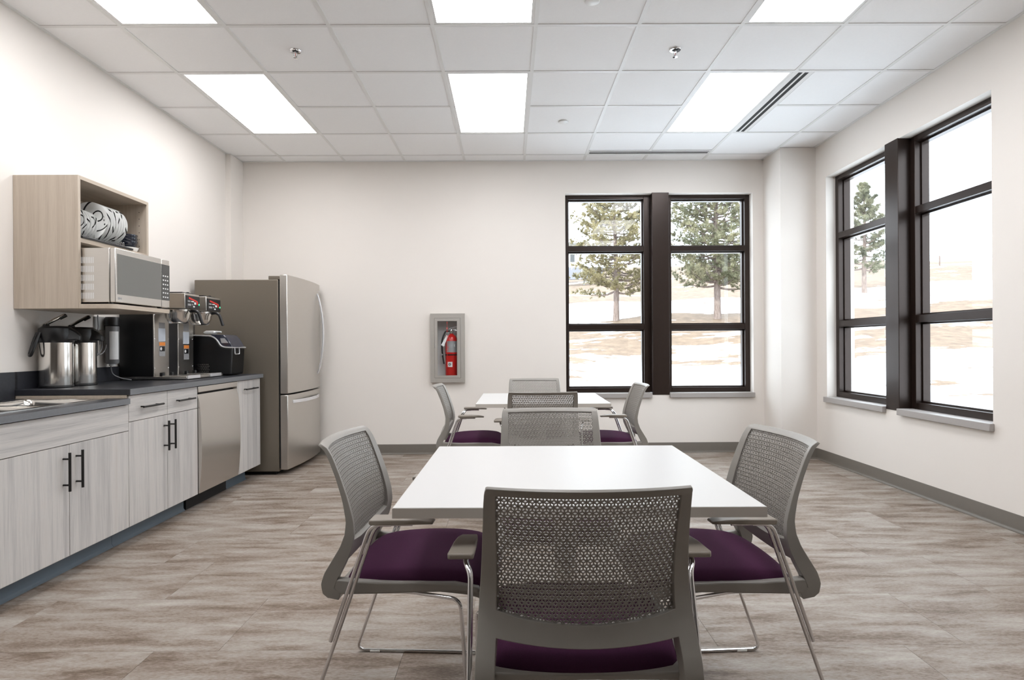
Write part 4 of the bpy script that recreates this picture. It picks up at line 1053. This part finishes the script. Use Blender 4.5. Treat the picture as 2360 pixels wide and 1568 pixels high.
def make_chair():
    t = thing('armchair', (0, 0, 0), '', 'chair', 'stacking chairs around the tables')
    bk = part('back_frame', back_frame(), 'chair', t, bevel=.0035, smooth=60)
    part('perforated_panel', back_panel(), 'chair', bk, smooth=0, kind='stuff', fixn=False)
    part('seat_pan', seat_pan(), 'chair', t, bevel=.004, smooth=60)
    part('seat_cushion', cushion(), 'purple', t, smooth=80, label='purple upholstered seat pad')
    for s in (-1, 1):
        # side rail that carries the back strut forward under the seat edge
        rail = []; fs = []; secs = [(-.240, .408, .440), (-.21, .401, .447), (-.18, .401, .444), (-.10, .404, .440), (.02, .410, .442), (.12, .414, .440), (.19, .410, .428)]
        for y, z0, z1 in secs:
            rail += [(s*.204, y, z0), (s*.230, y, z0+.003), (s*.230, y, z1), (s*.204, y, z1)]
        for i in range(len(secs)-1):
            for k in range(4): fs.append((4*i+k, 4*i+(k+1) % 4, 4*i+4+(k+1) % 4, 4*i+4+k))
        fs += [(0, 1, 2, 3), tuple(range(4*len(secs)-4, 4*len(secs)))]
        part('seat_rail', B().add(rail, fs), 'chair', t, bevel=.005, smooth=50)
        # armrest pad, nose tapering downwards
        pad = []; fs = []
        secs = [(-.104, .026, ARMZ-.012, ARMZ-.002), (-.098, .030, ARMZ-.015, ARMZ), (-.02, .028, ARMZ-.015, ARMZ), (.030, .025, ARMZ-.015, ARMZ-.003), (.070, .020, ARMZ-.016, ARMZ-.010)]
        for y, hw, z0, z1 in secs:
            cx_ = s*(.266+.008*(-y/.13))
            pad += [(cx_-hw, y, z0), (cx_+hw, y, z0), (cx_+hw, y, z1), (cx_-hw, y, z1)]
        for i in range(len(secs)-1):
            for k in range(4): fs.append((4*i+k, 4*i+(k+1) % 4, 4*i+4+(k+1) % 4, 4*i+4+k))
        fs += [(0, 1, 2, 3), tuple(range(4*len(secs)-4, 4*len(secs)))]
        part('armrest', B().add(pad, fs), 'arm', t, bevel=.006, smooth=50, label='grey plastic armrest')
        X = s*.248; ra = .0056; zf = .0062
        path = [(s*.262, .010, ARMZ-.0205), (s*.262, -.085, ARMZ-.0215), (X, -.105, ARMZ-.044), (X, -.312, zf), (X, .165, zf), (X, .140, .404), (s*.190, -.02, .400), (s*.190, -.10, .398)]
        part('wire_leg', B().tube(round_path(path, .032, 6), ra, 10), 'chrome', t, smooth=60, label='chrome wire sled leg')
        # second rod running behind the rear leg, ends part way down
        d = Vector((0, -.207, -(ARMZ-.044-zf))).normalized(); o = Vector((s*.001, -.0125, .0025))
        a = Vector((s*.262, -.050, ARMZ-.0225)); p = Vector((X, -.105, ARMZ-.044))+o; q = p+d*.335
        part('stacking_rod', B().tube(round_path([a, Vector((s*.262, -.094, ARMZ-.0235)), p, q], .028, 6), ra, 10), 'chrome', t, smooth=60)
        part('floor_glide', B().box(X-.007, X+.007, -.262, -.225, 0, .008), 'white', t, bevel=.002)
        part('floor_glide', B().box(X-.007, X+.007, .085, .122, 0, .008), 'white', t, bevel=.002)
    part('cross_rod', B().tube([(-.190, -.10, .398), (.190, -.10, .398)], .0056, 10), 'chrome', t)
    part('cross_rod', B().tube([(-.246, .198, .175), (.246, .198, .175)], .0056, 10) if False else B().tube([(-.190, -.02, .399), (.190, -.02, .399)], .0056, 10), 'chrome', t)
    return t
chair0 = make_chair()
spots = [(.160, 1.485, 0, 'grey perforated-back armchair facing the back wall, pushed up to the mid-room table'),
         (-.262, 1.945, -93.5, 'grey perforated-back armchair on the kitchen side of the mid-room table'),
         (.605, 1.925, 93, 'grey perforated-back armchair on the window side of the mid-room table'),
         (.182, 2.430, 180, 'grey armchair between the two tables, tucked in at the mid-room table'),
         (.208, 3.932, 0, 'grey armchair between the two tables, tucked in at the table by the back wall'),
         (-.238, 4.388, -90, 'grey armchair on the kitchen side of the table by the back wall'),
         (.690, 4.370, 90, 'grey armchair on the window side of the table by the back wall'),
         (.218, 4.852, 180, 'grey armchair standing between the far table and the back wall')]
for k, (x, y, a, lb) in enumerate(spots):
    o = chair0 if k == 0 else copy_tree(chair0)
    o.location = (x, y, 0); o.rotation_euler = (0, 0, math.radians(a)); o['label'] = lb

# ------------------------------------------------------------------ outdoors
def sstep(a, b_, v): t = max(0, min(1, (v-a)/(b_-a))); return t*t*(3-2*t)
KD = [(-40, -.25), (0, -.22), (4, -.12), (8, .05), (15, .95), (19, 1.55), (23.5, 2.25), (28, 3.1), (36, 4.4), (55, 7.2), (75, 10.4), (100, 14.2), (140, 19), (170, 20)]
def ground_z(x, y):
    d = max(y-6.5, x-3.25)
    for i in range(len(KD)-1):
        if KD[i][0] <= d <= KD[i+1][0]:
            t = (d-KD[i][0])/(KD[i+1][0]-KD[i][0]); z = KD[i][1]*(1-t)+KD[i+1][1]*t; break
    else: z = KD[-1][1] if d > 0 else KD[0][1]
    z += .055*(min(x, 60)-5)*sstep(9, 22, d)*(1-sstep(40, 90, d)*.6)
    if d > 1.5: z += (.10*math.sin(x*.31+y*.17)+.05*math.sin(x*.9-y*.6))*sstep(1.5, 8, d)
    return z
def axis_steps(lo, hi, c):
    out = []; v = c; st = .6
    while v < hi: out.append(v); v += st; st *= 1.045
    out.append(hi); v = c-.6; st = .6; neg = []
    while v > lo: neg.append(v); v -= st; st *= 1.045
    neg.append(lo); return list(reversed(neg))+out
gx_ = axis_steps(-60, 170, 3.3); gy_ = axis_steps(-30, 175, 6.5)
b = B(); n = len(gx_)
vs = [(x, y, ground_z(x, y)) for y in gy_ for x in gx_]
fs = [(j*n+i, j*n+i+1, (j+1)*n+i+1, (j+1)*n+i) for j in range(len(gy_)-1) for i in range(n-1)]
def ground_mat():
    m = bpy.data.materials.new('snow_and_dry_grass'); m.use_nodes = True; nt = m.node_tree; N = nt.nodes; L = nt.links
    p = N['Principled BSDF']; p.inputs['Roughness'].default_value = .85
    def math_(op, a, b_=None, c_=None):
        k = N.new('ShaderNodeMath'); k.operation = op
        for i, v in enumerate((a, b_, c_)):
            if v is None: continue
            if isinstance(v, (int, float)): k.inputs[i].default_value = v
            else: L.new(v, k.inputs[i])
        return k.outputs[0]
    tc = N.new('ShaderNodeTexCoord'); sx = N.new('ShaderNodeSeparateXYZ'); L.new(tc.outputs['Object'], sx.inputs[0])
    d = math_('MAXIMUM', math_('SUBTRACT', sx.outputs['Y'], 6.5), math_('SUBTRACT', sx.outputs['X'], 3.25))
    mp = N.new('ShaderNodeMapping'); mp.inputs['Scale'].default_value = (.16, .30, .2); L.new(tc.outputs['Object'], mp.inputs['Vector'])
    nz = N.new('ShaderNodeTexNoise'); nz.inputs['Scale'].default_value = 1.6; nz.inputs['Detail'].default_value = 9; nz.inputs['Roughness'].default_value = .66; L.new(mp.outputs[0], nz.inputs['Vector'])
    # grass cover by distance from the building (0 snow .. 1 grass), broken up by the noise
    dn = math_('DIVIDE', d, 120.0)
    cr = N.new('ShaderNodeValToRGB'); e = cr.color_ramp.elements
    st = [(0, .26), (11, .30), (12.5, .56), (16, .72), (18, .62), (20.5, .76), (23.3, .78), (24.3, .26), (30, .24), (32, .86), (52, .92), (55, .44), (58, .90), (120, .95)]
    e[0].position = 0; e[0].color = (st[0][1],)*3+(1,); e[1].position = 1; e[1].color = (st[-1][1],)*3+(1,)
    for dd, v in st[1:-1]: k = e.new(dd/120.0); k.color = (v, v, v, 1)
    L.new(dn, cr.inputs['Fac'])
    cov = math_('ADD', math_('MULTIPLY', math_('SUBTRACT', nz.outputs['Fac'], .5), 2.6), cr.outputs['Color'])
    sm = N.new('ShaderNodeMapRange'); sm.interpolation_type = 'SMOOTHSTEP'; sm.inputs['From Min'].default_value = .50; sm.inputs['From Max'].default_value = .60; L.new(cov, sm.inputs['Value'])
    n2 = N.new('ShaderNodeTexNoise'); n2.inputs['Scale'].default_value = 2.2; n2.inputs['Detail'].default_value = 8; n2.inputs['Roughness'].default_value = .7; L.new(tc.outputs['Object'], n2.inputs['Vector'])
    c2 = N.new('ShaderNodeValToRGB'); c2.color_ramp.elements[0].position = .32; c2.color_ramp.elements[0].color = srgb(88, 71, 57); c2.color_ramp.elements[1].position = .66; c2.color_ramp.elements[1].color = srgb(126, 107, 88)
    L.new(n2.outputs['Fac'], c2.inputs['Fac'])
    mx = N.new('ShaderNodeMix'); mx.data_type = 'RGBA'; mx.inputs[6].default_value = (.86, .88, .91, 1); L.new(sm.outputs[0], mx.inputs[0]); L.new(c2.outputs['Color'], mx.inputs[7])
    L.new(mx.outputs[2], p.inputs['Base Color']); MATS['snow_and_dry_grass'] = m; return m
M['ground'] = ground_mat()
gr = part('snowy_ground', b.add(vs, fs), 'ground', smooth=60, fixn=False)
tag(gr, 'snow-patched dry grass hillside outside the windows', kind='structure')

def pine(x, y, height, crown0, radius, m, label, seed, dens=1.0, r0=.15, cone=False):
    rnd = random.Random(seed); z0 = ground_z(x, y)-.05
    t = thing('pine_tree', (x, y, z0), label, 'tree', 'pine trees on the slope')
    tr = []; rr = []
    ph = rnd.random()*6
    for i in range(15):
        v = i/14; tr.append((x+.10*math.sin(ph+v*5)*v, y+.10*math.cos(ph+v*4)*v, z0+height*v)); rr.append(r0*(1-v)**.8+.015)
    rr[0] *= 1.12
    trunk = part('trunk', B().tube(tr, rr, 12), 'bark', t, smooth=60)
    def tpos(v):
        k = v*14; i = min(13, int(k)); f = k-i; return Vector(tr[i])*(1-f)+Vector(tr[i+1])*f
    fv, ff = [], []
    def tuft(c, dr, size):
        """a bundle of needles: slim blades fanned about a direction"""
        dr = dr.normalized(); a = dr.orthogonal().normalized(); q = dr.cross(a)
        for k in range(20):
            w = rnd.random()*2*PI; sp = rnd.uniform(.15, 1.25)
            v = (dr+(a*math.cos(w)+q*math.sin(w))*sp).normalized()*size*rnd.uniform(.65, 1.1)
            sd = v.cross(Vector((rnd.uniform(-1, 1), rnd.uniform(-1, 1), rnd.uniform(-1, 1)))).normalized()*size*.055
            o = len(fv); fv.extend([c-sd, c+sd, c+v]); ff.append((o, o+1, o+2))
    nb = int(58*dens)
    for k in range(nb):
        v = crown0+(1-crown0)*((k+rnd.random())/nb)**.92*.985
        u = (v-crown0)/(1-crown0)
        ln = radius*(math.sin(PI*(u*.80+.20))**.75*(1-.35*u)+.06)*rnd.uniform(.62, 1.12)
        if cone: ln = radius*((1-u)**.85+.06)*rnd.uniform(.5, 1.1)
        az = k*2.399+rnd.uniform(-.5, .5); el = rnd.uniform(-.10, .16)+.75*u**1.5
        p = tpos(v); dr = Vector((math.cos(az)*math.cos(el), math.sin(az)*math.cos(el), math.sin(el)))
        pts = [p+dr*ln*f+Vector((0, 0, -.10*ln*math.sin(PI*f*.9)+.16*ln*f*f)) for f in (0, .25, .5, .75, 1)]
        part('branch', B().tube(pts, [.045*(1-u)+.016, .035*(1-u)+.013, .024*(1-u)+.010, .012, .006], 6), 'bark', trunk, smooth=60)
        for f in [j/7 for j in range(2, 8)]:
            i = min(3, int(f*4)); g = f*4-i; c = pts[i]*(1-g)+pts[i+1]*g
            for s_ in range(4 if f > .4 else 2):
                lat = Vector((-dr.y, dr.x, 0))*rnd.uniform(-1, 1)+Vector((0, 0, rnd.uniform(-.25, .55)))+dr*rnd.uniform(0, .6)
                tw = lat*ln*.30*rnd.uniform(.3, 1)
                for q in range(3):
                    tuft(c+tw*(.45+.35*q)+Vector((rnd.uniform(-.06, .06), rnd.uniform(-.06, .06), rnd.uniform(-.06, .06))), tw.normalized()+Vector((0, 0, .5)), rnd.uniform(.15, .24))
        tuft(pts[-1], dr, .26)
    bb = B(); bb.v = [tuple(p) for p in fv]; bb.f = ff
    part('needle_foliage', bb, m, t, smooth=0, kind='stuff', fixn=False)
pine(5.35, 30.0, 8.2, .17, 2.45, 'needle_a', 'olive-yellow pine seen through the window unit nearer the fire extinguisher', 3, 1.9, .138)
pine(9.75, 28.2, 8.6, .17, 2.55, 'needle_b', 'dense green pine seen through the back window unit beside the corner column', 11, 2.6, .150)
pine(20.75, 35.2, 6.35, .20, 2.1, 'needle_c', 'smaller grey-green pine seen through the right wall window', 23, .9, .125, True)

# solar array and far building on the rise
sa = thing('solar_array', (8.6, 60, ground_z(8.6, 60)), 'ground-mounted solar panel array on the far slope', 'solar panels')
for row in range(3):
    yb0 = 58.0+row*2.4; zb0 = ground_z(8.6, yb0)+.55
    for k in range(5):
        x0 = 3.6+k*1.12+row*.35
        ux, uz, uy = 1.0, 1.05, 1.15
        vs = [(x0, yb0, zb0), (x0+ux, yb0, zb0), (x0+ux+.30, yb0+uy, zb0+uz), (x0+.30, yb0+uy, zb0+uz)]
        b = B().add(vs+[(p[0], p[1]+.03, p[2]-.04) for p in vs], [(0,1,2,3), (7,6,5,4), (0,4,5,1), (1,5,6,2), (2,6,7,3), (3,7,4,0)])
        part('panel', b, 'solar', sa, smooth=0)
    for k in range(2):
        x0 = 4.6+k*2.7+row*.35; part('post', B().box(x0, x0+.1, yb0+.5, yb0+.6, zb0-1.4, zb0+.45), 'wall_grey', sa, smooth=0)
hb = thing('far_building', (7, 92, ground_z(7, 92)), 'white building with dark windows beyond the pines', 'building')
gz = ground_z(7, 92)-1
part('wall', B().box(2, 11.6, 92, 100, gz, gz+5.2), 'ext_white', hb, smooth=0)
part('roof', B().box(1.7, 11.9, 91.6, 100.4, gz+5.2, gz+5.5), 'roof', hb, smooth=0)
for k in range(3):
    for zz in (2.6,):
        w_ = part('window', B().box(4.2+k*2.6, 5.0+k*2.6, 91.95, 92.05, gz+zz, gz+zz+1.9), 'wall_grey', hb, smooth=0)
        part('pane', B().box(4.3+k*2.6, 4.9+k*2.6, 91.9, 91.95, gz+zz+.1, gz+zz+1.8), 'dark_glass', w_, smooth=0)
px, py = 42.9, 60.0; z = ground_z(px, py)
solo('fence_post', B().box(px-.045, px+.045, py-.045, py+.045, z-.3, z+.95).lathe([(.05, z+.95), (.0005, z+1.0)], (px, py, 0), n=4), 'bark', (px, py, z), 'thin weathered fence post on the far grassy hill', 'post')
